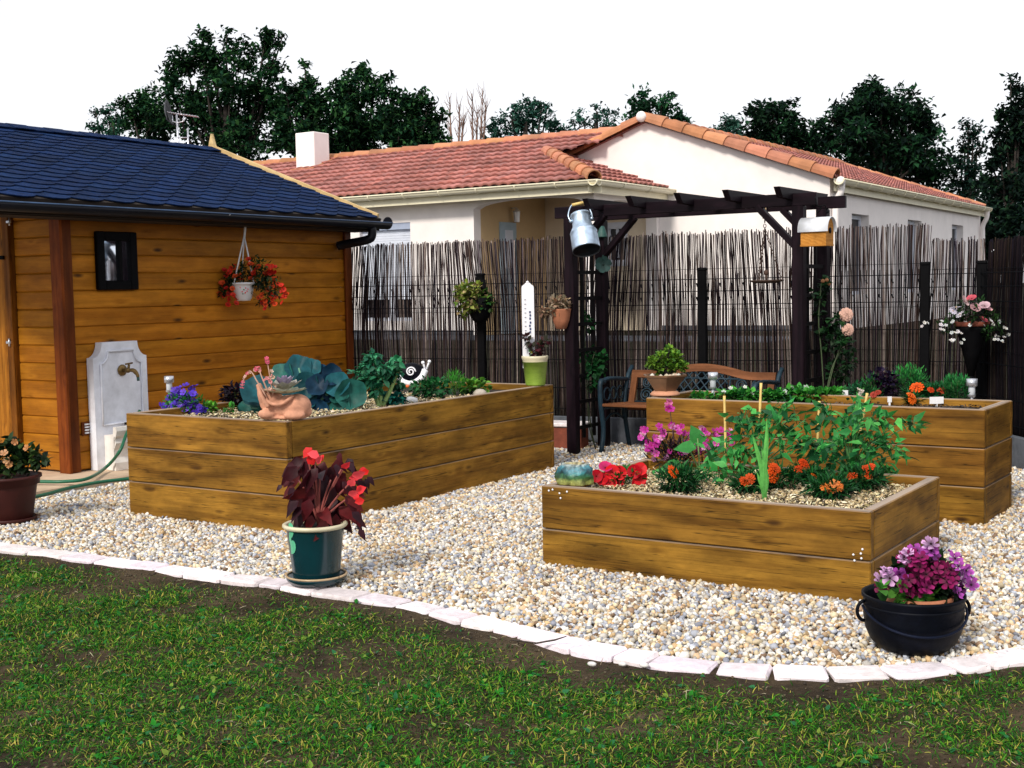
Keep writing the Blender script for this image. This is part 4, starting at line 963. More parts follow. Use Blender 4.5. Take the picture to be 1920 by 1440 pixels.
# ================================================================== BENCH
BY0, BY1 = float(G(1130, 850)[1]), float(G(1130, 850)[1])+.42; BX0 = float(G(1130, 850)[0]); BX1 = float(atY(1462, 700, BY1+.1)[0])
bn = thing('garden_bench', 'wood and cast iron garden bench with lattice back under the pergola', 'bench', ((BX0+BX1)/2, (BY0+BY1)/2, 0))
def bt(px, py): return atY(px, py, BY1+.13)
bz1 = float(bt(1440, 698)[2]); bz0 = bz1-.34; bzc = float(bt(1335, 682)[2])
for x in (BX0, BX1):
    m = MB(); sx = x
    m.tube(spline([(sx, BY0-.03, 0), (sx, BY0+.02, .2), (sx, BY0-.02, .40), (sx, BY0-.03, .55), (sx, BY0-.01, .62), (sx, BY0+.04, .60)], 16), [.022]*16, 7)
    m.tube(spline([(sx, BY1+.08, 0), (sx, BY1+.02, .2), (sx, BY1-.01, .40), (sx, BY1+.06, .62), (sx, BY1+.15, bz1+.03)], 16), [.020]*16, 7)
    m.tube([(sx, BY0-.02, .39), (sx, BY1, .37)], .017, 6); m.tube(spline([(sx, BY0-.02, .61), (sx, BY0+.15, .63), (sx, BY1+.07, .60)], 8), .02, 6)
    for k in range(3):
        c = np.array([sx, BY0+.09+.12*k, .50]); m.tube([c+.055*np.array([0, math.cos(a), math.sin(a)]) for a in np.linspace(0, 6.28, 13)], .008, 5)
    m.tube(spline([(sx, BY0, .25), (sx, (BY0+BY1)/2, .33), (sx, BY1, .25)], 8), .01, 5); m.build('side_frame', 'bench_iron', bn)
for k in range(6):
    y = BY0+.0+k*.078; m = MB(); m.box(((BX0+BX1)/2, y, .415-.004*k), (BX1-BX0-.03, .062, .024), bev=.004); m.build('seat_slat', 'bench_wood', bn)
def bk(x, z): return np.array([x, BY1+.03+.13*(z-.45)/.4, z])
m = MB(); n_ = 24; V = []
xs_ = np.linspace(BX0+.03, BX1-.03, n_+1); arcz = [bz1+(bzc-bz1)*max(0., math.cos((i/n_-.5)*PI/.62))**1.1 for i in range(n_+1)]
for i in range(n_+1):
    for (dy, dz) in ((-.014, -.062), (-.014, 0), (.014, 0), (.014, -.062)): V.append(bk(xs_[i], arcz[i]+dz)+np.array([0, dy, 0]))
f = []
for i in range(n_):
    for j in range(4): f.append([4*i+j, 4*i+(j+1) % 4, 4*i+4+(j+1) % 4, 4*i+4+j])
m.add(V, [np.array(f), np.array([[0, 3, 2, 1], [4*n_, 4*n_+1, 4*n_+2, 4*n_+3]])]); m.bar(bk(BX0+.03, bz0+.03), bk(BX1-.03, bz0+.03), .028, .06); 
for x in (BX0+.06, BX1-.06): m.bar(bk(x, bz0+.06), bk(x, bz1-.06), .028, .055, (1, 0, 0))
m.build('back_frame', 'bench_wood', bn)
m = MB(); xa, xb = BX0+.09, BX1-.09; za, zt_ = bz0+.06, bz1-.05
xm0, xm1 = xa+(xb-xa)*.28, xa+(xb-xa)*.72
for k in range(-3, 12):
    for sg in (1, -1):
        x0_ = xm0+k*.075; P = []
        for u in np.linspace(0, 1, 9):
            xx = x0_+sg*u*.26; zz = za+u*(zt_+.05-za)
            if xm0 <= xx <= xm1: P.append(bk(xx, zz))
        if len(P) > 1: m.tube(np.array(P), .0075, 5)
for cx in ((xa+xm0)/2-.07, (xa+xm0)/2+.07, (xb+xm1)/2-.07, (xb+xm1)/2+.07):
    for cz, r in ((za+.07, .06), (za+.17, .05)):
        an = np.linspace(0, 4.3*PI, 32); rr = np.linspace(r, r*.2, 32); m.tube([bk(cx+q*math.cos(a), cz+q*math.sin(a)) for a, q in zip(an, rr)], .007, 5)
for z in (za+.01, zt_-.01): m.tube([bk(xa, z), bk(xb, z)], .008, 5)
for x in (xm0, xm1): m.tube([bk(x, za), bk(x, zt_)], .008, 5)
m.build('lattice_back', 'bench_iron', bn)
# ================================================================== RAISED BEDS
def depth(p): return float((np.asarray(p)-CAM)@F_)
def PXS(p): return depth(p)/FPX                              # metres per photo pixel at p
def plank(m, p, q, h, th, z, nrm):
    g = random.uniform(.86, 1.14)
    m.bar(p, q, th, h, (0, 0, 1), (g, g*random.uniform(.94, 1.03), g*.95), .005)
def raised_bed(k, label, rows, mulch_mat, mulch_name, chips, chipcols, sink, frac=None):
    o_, u, v, wd, ln, H = BED[k]; th = .052
    t = thing('raised_bed', label, 'raised bed', (*(o_+u*wd/2+v*ln/2), 0), 'timber raised beds')
    fr = frac or [1/rows]*rows; z = 0
    def p3(a, b_, z): return np.array([*(o_+u*a+v*b_), z])
    for r in range(rows):
        h = H*fr[r]; zc = z+h/2; z += h; hh = h-.005
        if r == 0: zc -= .01; hh += .02
        for nm, a, b_ in (('p', p3(0, th/2, zc), p3(wd, th/2, zc)), ('p', p3(wd-th/2, th+.001, zc), p3(wd-th/2, ln-th-.001, zc)),
                          ('p', p3(wd, ln-th/2, zc), p3(0, ln-th/2, zc)), ('p', p3(th/2, ln-th-.001, zc), p3(th/2, th+.001, zc))):
            m = MB(); plank(m, a, b_, hh, th, zc, None); m.build('plank', 'bed', t)
    # filling
    zs = H-sink; nx, ny = 40, 40; X, Y = np.meshgrid(np.linspace(th*.5, wd-th*.5, nx), np.linspace(th*.5, ln-th*.5, ny)); q = o_+X.ravel()[:, None]*u+Y.ravel()[:, None]*v
    Z = zs+.018*(vnoise(q, 5, 11)-.5)+.012*(vnoise(q, 14, 12)-.5); i = (np.arange(ny-1)[:, None]*nx+np.arange(nx-1)[None]).ravel()
    m = MB(); m.add(np.column_stack([q, Z]), [np.stack([i, i+1, i+nx+1, i+nx], 1)], smooth=True)
    m.build('soil', 'soil', t)
    if chips:
        n_ = chips; a, b_ = rng.uniform(th*1.2, wd-th*1.2, n_), rng.uniform(th*1.2, ln-th*1.2, n_); P = o_+a[:, None]*u+b_[:, None]*v
        den = vnoise(P, 4, 21)
        kp = (den > .22)&((b_ < ln*.78)|(k != 'A')); P = P[kp]; n_ = len(P)
        P = np.column_stack([P, zs+.018*(vnoise(P, 5, 11)-.5)+rng.uniform(0, .016, n_)]); d = rdir(n_)*np.array([1, 1, .35]); L = rng.uniform(.012, .032, n_)
        m = MB(); m.inst(QUAD, P, bases(d, np.tile([0, 0, 1.], (n_, 1))+rng.normal(0, .5, (n_, 3))), np.stack([L, L*rng.uniform(.3, .7, n_), L], 1), pal(n_, chipcols)); tag(m.build(mulch_name, mulch_mat, t), kind='stuff')
    return zs
CH = [(.66, .52, .28), (.74, .64, .42), (.55, .42, .22), (.80, .72, .52), (.42, .32, .18)]
ZA = raised_bed('A', 'tall long timber raised bed on the left beside the shed, three planks high', 3, 'mulch', 'mulch', 16000, CH, .055)
ZB = raised_bed('B', 'low square timber raised bed nearest the viewer, two planks high with tomatoes', 2, 'mulch', 'mulch', 14000, CH, .060, [.46, .54])
ZC = raised_bed('C', 'tall narrow timber raised bed at the back right in front of the bench', 3, 'mulch', 'mulch', 1500, [(.05, .035, .025), (.09, .06, .04)], .05)
# white paint specks on the front plank of the low bed
o_, u, v, wd, ln, H = BED['B']
for px_, py_ in ((1029, 920), (1036, 918), (1063, 922), (1049, 925), (1051, 934), (1600, 1040), (1614, 1038), (1615, 1047), (1602, 1051), (1617, 1030)):
    p = atY(px_, py_, o_[1]-.004-(px_-1020)/612*wd*.0109); m = MB(); m.ico(p, (.006, .003, .006), 1); ob = m.build('paint_speck', 'enamel', loc=p)
    tag(ob, 'tiny white paint speck on the upper front plank of the low bed, '+('left end' if px_ < 1300 else 'right end'), 'paint speck', 'white paint specks on the low bed '+('left' if px_ < 1300 else 'right'))

# ================================================================== PLANTS
GRN = [(.018, .13, .022), (.03, .19, .03), (.015, .095, .022), (.05, .22, .045)]
def bush(name, label, px_, py_, z, w_, h_, n, L, cols=GRN, T=None, up=.5, cat='plant', off=0.):
    b_ = G(px_, py_, z); s_ = PXS(b_); W, H = w_*s_/2, h_*s_
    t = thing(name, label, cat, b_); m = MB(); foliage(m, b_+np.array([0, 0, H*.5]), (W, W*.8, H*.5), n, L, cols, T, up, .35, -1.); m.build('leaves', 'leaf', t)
    m = MB(); tips = [b_+np.array([rng.uniform(-.6, .6)*W, rng.uniform(-.5, .5)*W, H*rng.uniform(.5, .9)]) for _ in range(7)]; stems(m, b_-np.array([0, 0, .02]), tips); m.build('stems', 'stem', t)
    return t, b_, s_
def flowers(t, name, T, pts, size, cols, face=None, mat='petal', jit=.12):
    P = np.array(pts, float); n_ = len(P); m = MB()
    fc = np.tile(-F_, (n_, 1))*.7+np.array([0, 0, .55])+rng.normal(0, .35, (n_, 3)) if face is None else np.tile(face, (n_, 1))+rng.normal(0, .25, (n_, 3))
    Bs, sz_, cl_ = bases(fc), size*rng.uniform(1-jit, 1+jit, n_), pal(n_, cols, .1)
    if n_ <= 100:                                              # few blooms: one mesh each
        for i in range(n_): m = MB(); m.inst(T, P[i:i+1], Bs[i:i+1], sz_[i:i+1], cl_[i:i+1]); m.build(name.rstrip('s') if name != 'daisies' else 'daisy', mat, t)
        return
    m.inst(T, P, Bs, sz_, cl_); return m.build(name, mat, t)
def at_px(px_, py_, ref, toward=0.):                        # point in the plane through ref facing the viewer
    return D(px_, py_, depth(ref)-toward)

# ---- bed A
t, b_, s_ = bush('campanula', 'violet blue campanula in flower at the front left corner of the long bed', 345, 776, ZA, 84, 40, 420, .03, [(.03, .20, .03), (.04, .26, .04)])
pts = [at_px(345+rng.normal(0, 20)*(1-.35*u), 768-58*u*rng.uniform(.35, 1)+8, b_, rng.uniform(-.08, .10)) for u in rng.random(72)]
pts += [at_px(rng.uniform(308, 385), rng.uniform(756, 772), b_, rng.uniform(0, .1)) for _ in range(28)]
flowers(t, 'flowers', FL5, pts, .024, [(.10, .045, .62), (.16, .07, .75), (.08, .03, .45), (.24, .14, .80)])
bush('lettuce', 'small bright green lettuce beside the violet campanula', 393, 775, ZA, 34, 20, 120, .03, [(.10, .34, .03), (.14, .40, .04)], LEAFW)
bush('seedling', 'tiny green seedling on the straw in front of the dark heuchera', 432, 776, ZA, 22, 18, 24, .03, [(.05, .26, .03)], LEAFW)
bush('heuchera', 'near black purple leaved plant next to the cabbage', 440, 766, ZA, 56, 46, 330, .036, [(.008, .004, .012), (.014, .005, .014), (.022, .008, .022)], LEAFW, .2)
# cabbage with large blue green leaves
b_ = G(580, 772, ZA); s_ = PXS(b_); t = thing('cabbage', 'large blue green cabbage plant behind the clay rabbit', 'cabbage', b_); m = MB(); CB = ROUND
lv = [(560, 690, 50), (530, 705, 50), (600, 705, 46), (635, 720, 45), (660, 738, 55), (615, 740, 40), (480, 735, 60), (470, 765, 45), (505, 740, 40), (590, 735, 45), (640, 765, 34), (600, 768, 40), (575, 720, 46), (560, 745, 40), (620, 700, 38), (545, 725, 44), (655, 768, 30), (500, 775, 40), (575, 745, 44), (610, 755, 38), (625, 735, 36), (585, 690, 36), (555, 765, 36), (595, 722, 40), (472, 750, 36), (640, 748, 34), (520, 765, 34), (605, 775, 30), (580, 775, 32)]
for i, (x, y, L) in enumerate(lv):
    c = at_px(x, y, b_, rng.uniform(-.10, .08)); stm = at_px(568+(x-568)*.25, 770, b_); dd = unit(unit(c-stm)*.8+np.array([0, 0, .25])+rng.normal(0, .12, 3)); nn = unit(-F_*.9+np.array([0, 0, .45])+rng.normal(0, .35, 3)+R_*(-(x-568)/250))
    L_ = L*s_*1.05; g = rng.uniform(.65, 1.35); base = [(.012, .085, .105), (.018, .12, .10), (.008, .045, .095)][i % 3]
    m.inst(CB, (c-dd*L_*.5)[None], bases(dd[None], nn[None]), np.array([[L_, L_*1.05, L_*1.2]]), np.array([base])*g)
m.build('leaves', 'leaf', t); m = MB(); stems(m, b_-np.array([0, 0, .03]), [at_px(x, y, b_) for x, y, L in lv[:12]], .012, .006, (.10, .25, .16)); m.build('stems', 'stem', t)
# kale gone tall, with little kale at its foot
b_ = G(716, 764, ZA); s_ = PXS(b_); t = thing('kale', 'tall curly green kale on thick pale stalks in the long bed', 'kale', b_); m = MB(); KT = leaf_t(.6, .2, .4, .5)
cl = [(690, 690, 22), (675, 700, 18), (700, 672, 16), (722, 690, 24), (742, 680, 17), (735, 700, 20), (712, 710, 20), (690, 712, 20), (698, 665, 8), (705, 730, 16), (745, 720, 12)]
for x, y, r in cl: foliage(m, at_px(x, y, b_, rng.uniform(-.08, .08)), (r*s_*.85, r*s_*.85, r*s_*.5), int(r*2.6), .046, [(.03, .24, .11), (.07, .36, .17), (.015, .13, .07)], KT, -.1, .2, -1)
m.build('leaves', 'leaf', t); m = MB()
for q in (((714, 764), (712, 725), (705, 690)), ((716, 764), (735, 725), (748, 692)), ((713, 764), (700, 735), (692, 712)), ((712, 730), (718, 705), (724, 690))):
    m.tube(spline([at_px(x, y, b_) for x, y in q], 10), np.linspace(.019, .009, 10), 7, (.30, .46, .15))
m.build('stalks', 'stem', t)
bush('kale', 'small teal kale rosette leaning over the plank edge of the long bed', 736, 762, ZA, 44, 24, 130, .05, [(.01, .13, .12), (.02, .19, .16)], KT, .1, 'kale')
bush('parsley', 'dark green parsley clump right of the snail ornament', 808, 748, ZA, 90, 40, 420, .034, [(.012, .11, .03), (.02, .16, .04)], LEAFW, .3)
bush('dill', 'feathery bright green dill in the long bed', 852, 742, ZA, 44, 46, 520, .035, [(.05, .34, .03), (.07, .40, .04)], leaf_t(.08, .0, .15), 1.2)
bush('lettuce', 'yellow green lettuce leaves beside the dill at the plank edge', 886, 738, ZA, 74, 26, 190, .042, [(.12, .33, .035), (.18, .40, .04), (.06, .25, .04)], LEAFW, .3)
bush('strawberry_plant', 'low pale strawberry leaves lying on the straw between cabbage and kale', 655, 764, ZA, 60, 14, 70, .04, [(.05, .22, .08)], LEAFW)
for x, y, r, c, lb in ((771, 752, 13, (.75, .75, .74), 'smooth white stone on the straw below the parsley'), (825, 744, 17, (.55, .48, .36), 'tan stone beside the yellow lettuce'), (900, 738, 14, (.45, .40, .34), 'grey brown stone at the right plank edge of the long bed')):
    p = G(x, y, ZA+.01); m = MB(); m.ico(p, (r*.0042, r*.003, r*.0026), 2, col=c, jit=.05); tag(m.build('stone', 'pebble', loc=p), lb, 'stone')

# solar lights
def solar(label, x, y_top, y_bot, z):
    b_ = G(x, y_bot, z) if z is not None else None; s_ = PXS(b_); h = (y_bot-y_top)*s_
    t = thing('solar_light', label, 'garden light', b_, 'solar stake lights'); r = .034
    m = MB(); m.lathe([(.0, h), (r, h), (r, h-.045), (r*.55, h-.05)], b_, 18); m.build('cap', 'steel', t)
    m = MB(); m.lathe([(r*.6, h-.046), (r*.6, h-.10), (r*.45, h-.105)], b_, 16, col=(.8, .85, .9)); m.build('lens', 'white_plastic', t)
    m = MB(); m.lathe([(r*.72, h-.098), (r*.72, h-.112), (r*.4, h-.118)], b_, 16); m.tube([b_-np.array([0, 0, .05]), b_+np.array([0, 0, h-.112])], .011, 8); m.build('stake', 'steel', t)
solar('steel solar stake light behind the violet campanula', 319, 705, 766, ZA)
solar('steel solar stake light in front of the bench lattice', 1337, 698, 750, ZC)
solar('white topped solar stake light at the right end of the back bed', 1822, 710, 760, ZC)

# clay rabbit planter with echeveria
o_, u, v, wd, ln, H = BED['A']
b_ = G(531, 786, H+.002); s_ = PXS(b_)
t = thing('rabbit_planter', 'pink clay rabbit planter on the near corner of the long bed', 'planter', b_)
def blobs(name, mat, parts, parent, vox=.006, col=(1, 1, 1), lab=None):
    m = MB()
    for c, r in parts: m.ico(c, r, 3, np.array([R0, np.cross((0, 0, 1), R0), (0, 0, 1)]), col)
    ob = m.build(name, mat, parent); md = ob.modifiers.new('remesh', 'REMESH'); md.mode = 'VOXEL'; md.voxel_size = vox; md.use_smooth_shade = True
    sm = ob.modifiers.new('smooth', 'SMOOTH'); sm.iterations = 4; sm.factor = .5; return ob
def rp(x, y, t_=0.): return at_px(x, y, b_, t_)
blobs('body', 'pinkclay', [(rp(545, 763), (38*s_, .07, 23*s_)), (rp(558, 762), (26*s_, .075, 24*s_)), (rp(508, 752), (22*s_, .055, 24*s_)), (rp(496, 745, .01), (12*s_, .04, 16*s_)), (rp(500, 776, .04), (17*s_, .03, 9*s_)), (rp(552, 778, .06), (20*s_, .035, 9*s_)), (rp(576, 772), (9*s_, .03, 10*s_)), (rp(488, 735), (6*s_, .02, 18*s_)), (rp(515, 782), (28*s_, .05, 5*s_)), (rp(545, 782), (32*s_, .06, 5*s_))], t)
m = MB(); m.tube(spline([rp(498, 750, .07), rp(510, 757, .09), rp(525, 758, .09), rp(540, 750, .085), rp(548, 742, .06)], 20), .011, 8, (1.1, 1.05, .8)); m.tube(spline([rp(484, 722, .04), rp(488, 738, .07), rp(496, 752, .08), rp(503, 763, .085)], 14), .013, 8, (1.1, 1.05, .85)); m.build('braid', 'pinkclay', t)
ec = rp(534, 738, .02); t2 = thing('echeveria', 'lilac grey echeveria rosette with pink flower stalks growing out of the clay rabbit', 'succulent', ec); m = MB(); ET = leaf_t(.62, .10, -.25, .55)
for ring, (n_, el, L, r0) in enumerate(((11, .05, .115, .02), (10, .35, .10, .018), (8, .7, .075, .012), (6, 1.1, .05, .006))):
    for i in range(n_):
        a = (i+ring*.5)*2*PI/n_; d = np.array([math.cos(a)*math.cos(el), math.sin(a)*math.cos(el), math.sin(el)]); n2 = np.array([-math.cos(a)*math.sin(el), -math.sin(a)*math.sin(el), math.cos(el)])
        c = [(.46, .46, .30), (.42, .40, .36), (.36, .30, .42), (.40, .32, .48)][ring]; m.inst(ET, (ec+d*r0+np.array([0, 0, .018*ring]))[None], bases(d[None], n2[None]), np.array([[L, L, L*.8]]), np.array([c])*rng.uniform(.8, 1.15))
m.build('leaves', 'leaf', t2); m = MB(); fl = []
for q in (((500, 745), (482, 715), (470, 697), (458, 710), (453, 728)), ((505, 740), (490, 705), (485, 690), (478, 694)), ((512, 740), (505, 700), (500, 672))):
    P = spline([at_px(x, y, ec, .05) for x, y in q], 14); m.tube(P, np.linspace(.005, .002, 14), 6, (.50, .30, .22)); fl += list(P[7:] if q[-1][0] < 490 else P[11:])
m.build('flower_stalks', 'stem', t2); fl += [at_px(505+rng.normal(0, 5), 712+rng.normal(0, 7), ec, .07) for _ in range(9)]
flowers(t2, 'flowers', FL5, fl, .012, [(.75, .12, .22), (.8, .3, .3), (.75, .5, .4)])

# snail ornament: white body with feelers, dark shell with white spiral
b_ = G(772, 742, ZA); t = thing('snail_ornament', 'black and white ceramic snail with spiral shell among the kale', 'ornament', b_)
s_ = PXS(b_); sp_ = lambda x, y, q=0.: at_px(x, y, b_, q)
m = MB(); m.ico(sp_(772, 700), (26*s_, .05, 20*s_), 3, np.array([R_, -F_, U_])); m.build('shell', 'iron', t)
m = MB(); m.tube(spline([sp_(746, 708, .03), sp_(758, 717, .05), sp_(775, 718, .05), sp_(790, 708, .04), sp_(797, 694, .02)], 20), np.concatenate([np.linspace(.008, .022, 10), np.linspace(.022, .026, 10)]), 10)
for q in ((797, 692, 793, 680), (800, 692, 805, 678)): m.tube([sp_(q[0], q[1], .02), sp_(q[2], q[3], .03)], .008, 8); m.ico(sp_(q[2], q[3], .03), .014, 2)
m.build('body', 'enamel', t); m = MB(); an = np.linspace(0, 3.4*PI, 40); rr = np.linspace(9, 2, 40)*s_; c = sp_(770, 697, .058); m.tube([c+R_*q*math.cos(a)+U_*q*math.sin(a) for a, q in zip(an, rr)], .006, 6)
m.tube(spline([sp_(748, 702, .045), sp_(757, 712, .05), sp_(770, 716, .055)], 8), .006, 6); m.build('spiral', 'enamel', t)
m = MB(); m.ico(sp_(764, 724, .06), (.016, .01, .012), 2, col=(.8, .16, .04)); m.build('foot_bead', 'paint', t)

# lime pot with plaque on the far corner of bed A
H = BED['A'][5]
def pot(name, label, base, prof, mat, cat='flower pot', n=32, group=None):
    t = thing(name, label, cat, base, group); m = MB(); m.lathe(prof, base, n); m.build('pot', mat, t); return t
p = G(1004, 722, H+.002); s_ = PXS(p); hp = 55*s_; r1 = 24.5*s_; r0 = 18*s_
t = pot('lime_flower_pot', 'lime green glazed pot with cream rim on the far corner of the long bed', p, [(0, 0), (r0, 0), (r0*1.03, .01), (r0+(r1-r0)*.8, hp*.8), (r1*.97, hp*.8)], 'limeglaze')
m = MB(); m.lathe([(r1*.93, hp*.79), (r1*.96, hp*.86), (r1*1.0, hp*.9), (r1*1.03, hp*.95), (r1*1.02, hp), (r1*.9, hp), (r1*.86, hp*.9)], p, 32); m.build('rim', 'cream_glaze', t)
m = MB(); m.lathe([(0, hp*.9), (r1*.88, hp*.9)], p, 20); m.build('soil', 'soil', t)
t = thing('begonia', 'wine red leaved young plant in the lime pot', 'plant', p+np.array([0, 0, hp*.9])); m = MB(); q = p+np.array([0, 0, hp])
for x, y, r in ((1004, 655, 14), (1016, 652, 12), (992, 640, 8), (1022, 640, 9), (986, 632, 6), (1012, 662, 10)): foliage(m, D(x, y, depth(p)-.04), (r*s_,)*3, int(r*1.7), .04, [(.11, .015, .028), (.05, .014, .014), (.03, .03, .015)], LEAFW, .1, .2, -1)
m.build('leaves', 'leaf', t); m = MB(); stems(m, q-np.array([0, 0, .03]), [D(x, y, depth(p)-.03) for x, y in ((1004, 645), (992, 638), (1022, 640), (986, 634))], .003, .002, (.1, .03, .02)); m.build('stems', 'stem', t)
d_ = depth(p)+.02; t = thing('thermometer_plaque', 'tall white garden thermometer board with leaf motif standing in the lime pot', 'thermometer', p+np.array([0, 0, hp*.8]))
za, zb2 = D(992, 690, d_), D(992, 540, d_); hw = 11.5*s_; out = [(-hw, 0), (hw, 0)]; Hh2 = float(zb2[2]-za[2])
for i in range(9):
    a = PI*i/8; out.append((hw*math.cos(a)*(1 if i not in (2, 6) else .72), Hh2+hw*.9*math.sin(a)))
fr = np.array([R0, [0, 0, 1], np.cross(R0, (0, 0, 1))]); k = len(out); V = [za+fr[0]*x+fr[1]*y+fr[2]*q for q in (.008, -.008) for x, y in out]; i = np.arange(k)
m = MB(); m.add(V, [np.arange(k)[None], (np.arange(k)[::-1]+k)[None], np.stack([i, i+k, (i+1) % k+k, (i+1) % k], 1)]); m.ico(za+fr[1]*(Hh2+hw*.95), .012, 1); m.build('board', 'enamel', t)
m = MB()
for k_, (x, y) in enumerate(((.3, .62), (.35, .57), (.25, .53), (.32, .49), (.28, .45), (.34, .66), (.3, .70))): m.box(za+fr[0]*hw*x+fr[1]*Hh2*y+fr[2]*.011, (.012, .016, .004), fr, (.03, .05, .14))
for k_ in range(12): m.box(za+fr[0]*hw*-.45+fr[1]*Hh2*(.25+.055*k_)+fr[2]*.011, (.012, .004, .004), fr, (.12, .12, .16))
for x, y, c in ((.35, .26, (.03, .2, .04)), (.2, .22, (.05, .3, .05)), (.45, .20, (.4, .4, .03)), (.3, .16, (.04, .22, .05))): m.box(za+fr[0]*hw*x+fr[1]*Hh2*y+fr[2]*.011, (.018, .02, .004), fr, c)
m.build('print', 'paint', t)

# ---- bed B
def marigold(label, x, y, base_y, heads, w_=60, h_=34, z=None, cols=((.85, .17, .012), (.80, .10, .008)), size=.030, n=260):
    z = ZB if z is None else z; t, b_, s_ = bush('marigold', label, x, base_y, z, w_*1.15, h_*1.15, int(n*1.7), .046, [(.010, .10, .022), (.018, .14, .028), (.006, .06, .016)], LEAFN, .5)
    pts = [at_px(hx, hy, b_, .06) for hx, hy in heads]; flowers(t, 'flowers', POMPOM, pts, size, cols); return t
t, b_, s_ = bush('red_petunia', 'bright red petunias spilling at the front left of the low bed', 1165, 912, ZB, 90, 36, 200, .03, [(.02, .12, .02)])
flowers(t, 'flowers', PETUNIA, [at_px(x, y, b_, .04+.002*i) for i, (x, y) in enumerate(((1130, 899), (1158, 903), (1162, 886), (1198, 894), (1196, 908), (1148, 885), (1200, 880), (1118, 893), (1190, 884), (1143, 905)))], .036, [(.74, .010, .018), (.60, .006, .02), (.82, .02, .03)], face=-F_*.9+np.array([0, 0, .3]))
flowers(t, 'pink_bud', PETUNIA, [at_px(1135, 877, b_, .04)], .035, [(.75, .03, .18)])
# magenta gaura
b_ = G(1268, 882, ZB); s_ = PXS(b_); t = thing('gaura', 'magenta pink flowering gaura with dark stems at the back of the low bed', 'plant', b_); m = MB(); tips = [(1205, 815), (1215, 830), (1240, 800), (1255, 760), (1262, 800), (1275, 808), (1290, 830), (1300, 815), (1322, 810), (1342, 808), (1365, 815), (1350, 835), (1250, 845), (1235, 825), (1280, 845), (1310, 840), (1225, 850), (1330, 835)]
stems(m, b_, [at_px(x, y, b_, rng.uniform(-.15, .15)) for x, y in tips], .004, .002, (.05, .012, .018), .2); m.build('stems', 'stem', t)
m = MB(); foliage(m, b_+np.array([0, 0, .10]), (.20, .16, .10), 500, .045, [(.018, .010, .014), (.03, .012, .02), (.012, .03, .012)], LEAFN, .8, .2, -1.); m.build('leaves', 'leaf', t)
pts = []
for x, y in tips: pts += [at_px(x+rng.normal(0, 6), y+rng.normal(0, 8)+3, b_, rng.uniform(-.12, .15)) for _ in range(5)]
flowers(t, 'flowers', FL5, pts, .0185, [(.55, .03, .34), (.75, .10, .50), (.50, .02, .30), (.80, .35, .62)])
pts = [at_px(1254+rng.normal(0, 2), y, b_) for y in range(752, 800, 4)]; flowers(t, 'spike', FL5, pts[:4], .02, [(.8, .25, .5)])
# courgette
b_ = G(1312, 888, ZB); t = thing('courgette_plant', 'courgette plant with broad pale veined leaves left of the bamboo cane', 'plant', b_); m = MB(); q = [(1308, 822, 36), (1288, 838, 34), (1345, 832, 30), (1262, 872, 34), (1330, 850, 26), (1240, 888, 26), (1322, 872, 24), (1280, 885, 24)]
for x, y, L in q:
    c = at_px(x, y, b_, rng.uniform(-.05, .12)); dd = unit(np.array([x-1312, 0, 0])@np.eye(3)*.01+U_*.5+R_*(x-1312)/60+rng.normal(0, .2, 3)); m.inst(LEAFW, (c-dd*L*PXS(b_)*.5)[None], bases(dd[None], (-F_*.6+U_*.7+rng.normal(0, .3, 3))[None]), np.array([[L*PXS(b_)*1.2]*3]), np.array([(.04, .25, .05)])*rng.uniform(.7, 1.3))
m.build('leaves', 'leaf', t); m = MB(); stems(m, b_, [at_px(x, y, b_) for x, y, L in q], .006, .004, (.18, .32, .10)); m.build('stalks', 'stem', t)
# tomatoes
def tomato(label, bx, by, cl, nl=14, L=.075):
    b_ = G(bx, by, ZB); s_ = PXS(b_); t = thing('tomato_plant', label, 'tomato plant', b_, 'tomato plants'); m = MB(); ms = MB(); TL = leaf_t(.52, .10, .35, .3)
    for x, y, r in cl:
        c = at_px(x, y, b_, rng.uniform(-.14, .16)); k = max(4, int(r*nl/14)); d = unit(rdir(k)*.8+R_*(x-bx)/90*.6+np.array([0, 0, -.05])); P = c+rng.normal(0, 1, (k, 3))*r*s_*.68
        l_ = L*rng.uniform(.45, 1.15, k); m.inst(TL, P, bases(d, np.tile(-F_*.4+U_*.8, (k, 1))+rng.normal(0, .5, (k, 3))), l_, pal(k, [(.024, .21, .045), (.04, .30, .06), (.012, .10, .03), (.09, .42, .09)]))
        mid = at_px(bx+(x-bx)*.25, by+(y-by)*.55, b_); ms.tube(spline([b_+rng.normal(0, .006, 3), mid, c+np.array([0, 0, .01])], 10), np.linspace(.007, .002, 10), 6, (.05, .17, .04))
        for pp in P[:6]: ms.tube([c, pp], .0018, 4, (.05, .17, .04))
    m.build('leaves', 'leaf', t); ms.build('stems', 'stem', t)
tomato('young tomato plant on the left, between the first two bamboo canes', 1425, 902, [(1385, 790, 12), (1400, 780, 14), (1425, 785, 14), (1450, 765, 12), (1475, 760, 10), (1490, 778, 12), (1460, 790, 16), (1480, 805, 14), (1440, 810, 16), (1410, 815, 16), (1385, 830, 18), (1360, 850, 20), (1390, 860, 20), (1350, 880, 22), (1380, 895, 22), (1420, 850, 16), (1460, 830, 14), (1470, 840, 10), (1340, 860, 18), (1405, 910, 20), (1370, 915, 20), (1435, 880, 14), (1510, 790, 7), (1325, 885, 14), (1450, 772, 8)], 16, .07)
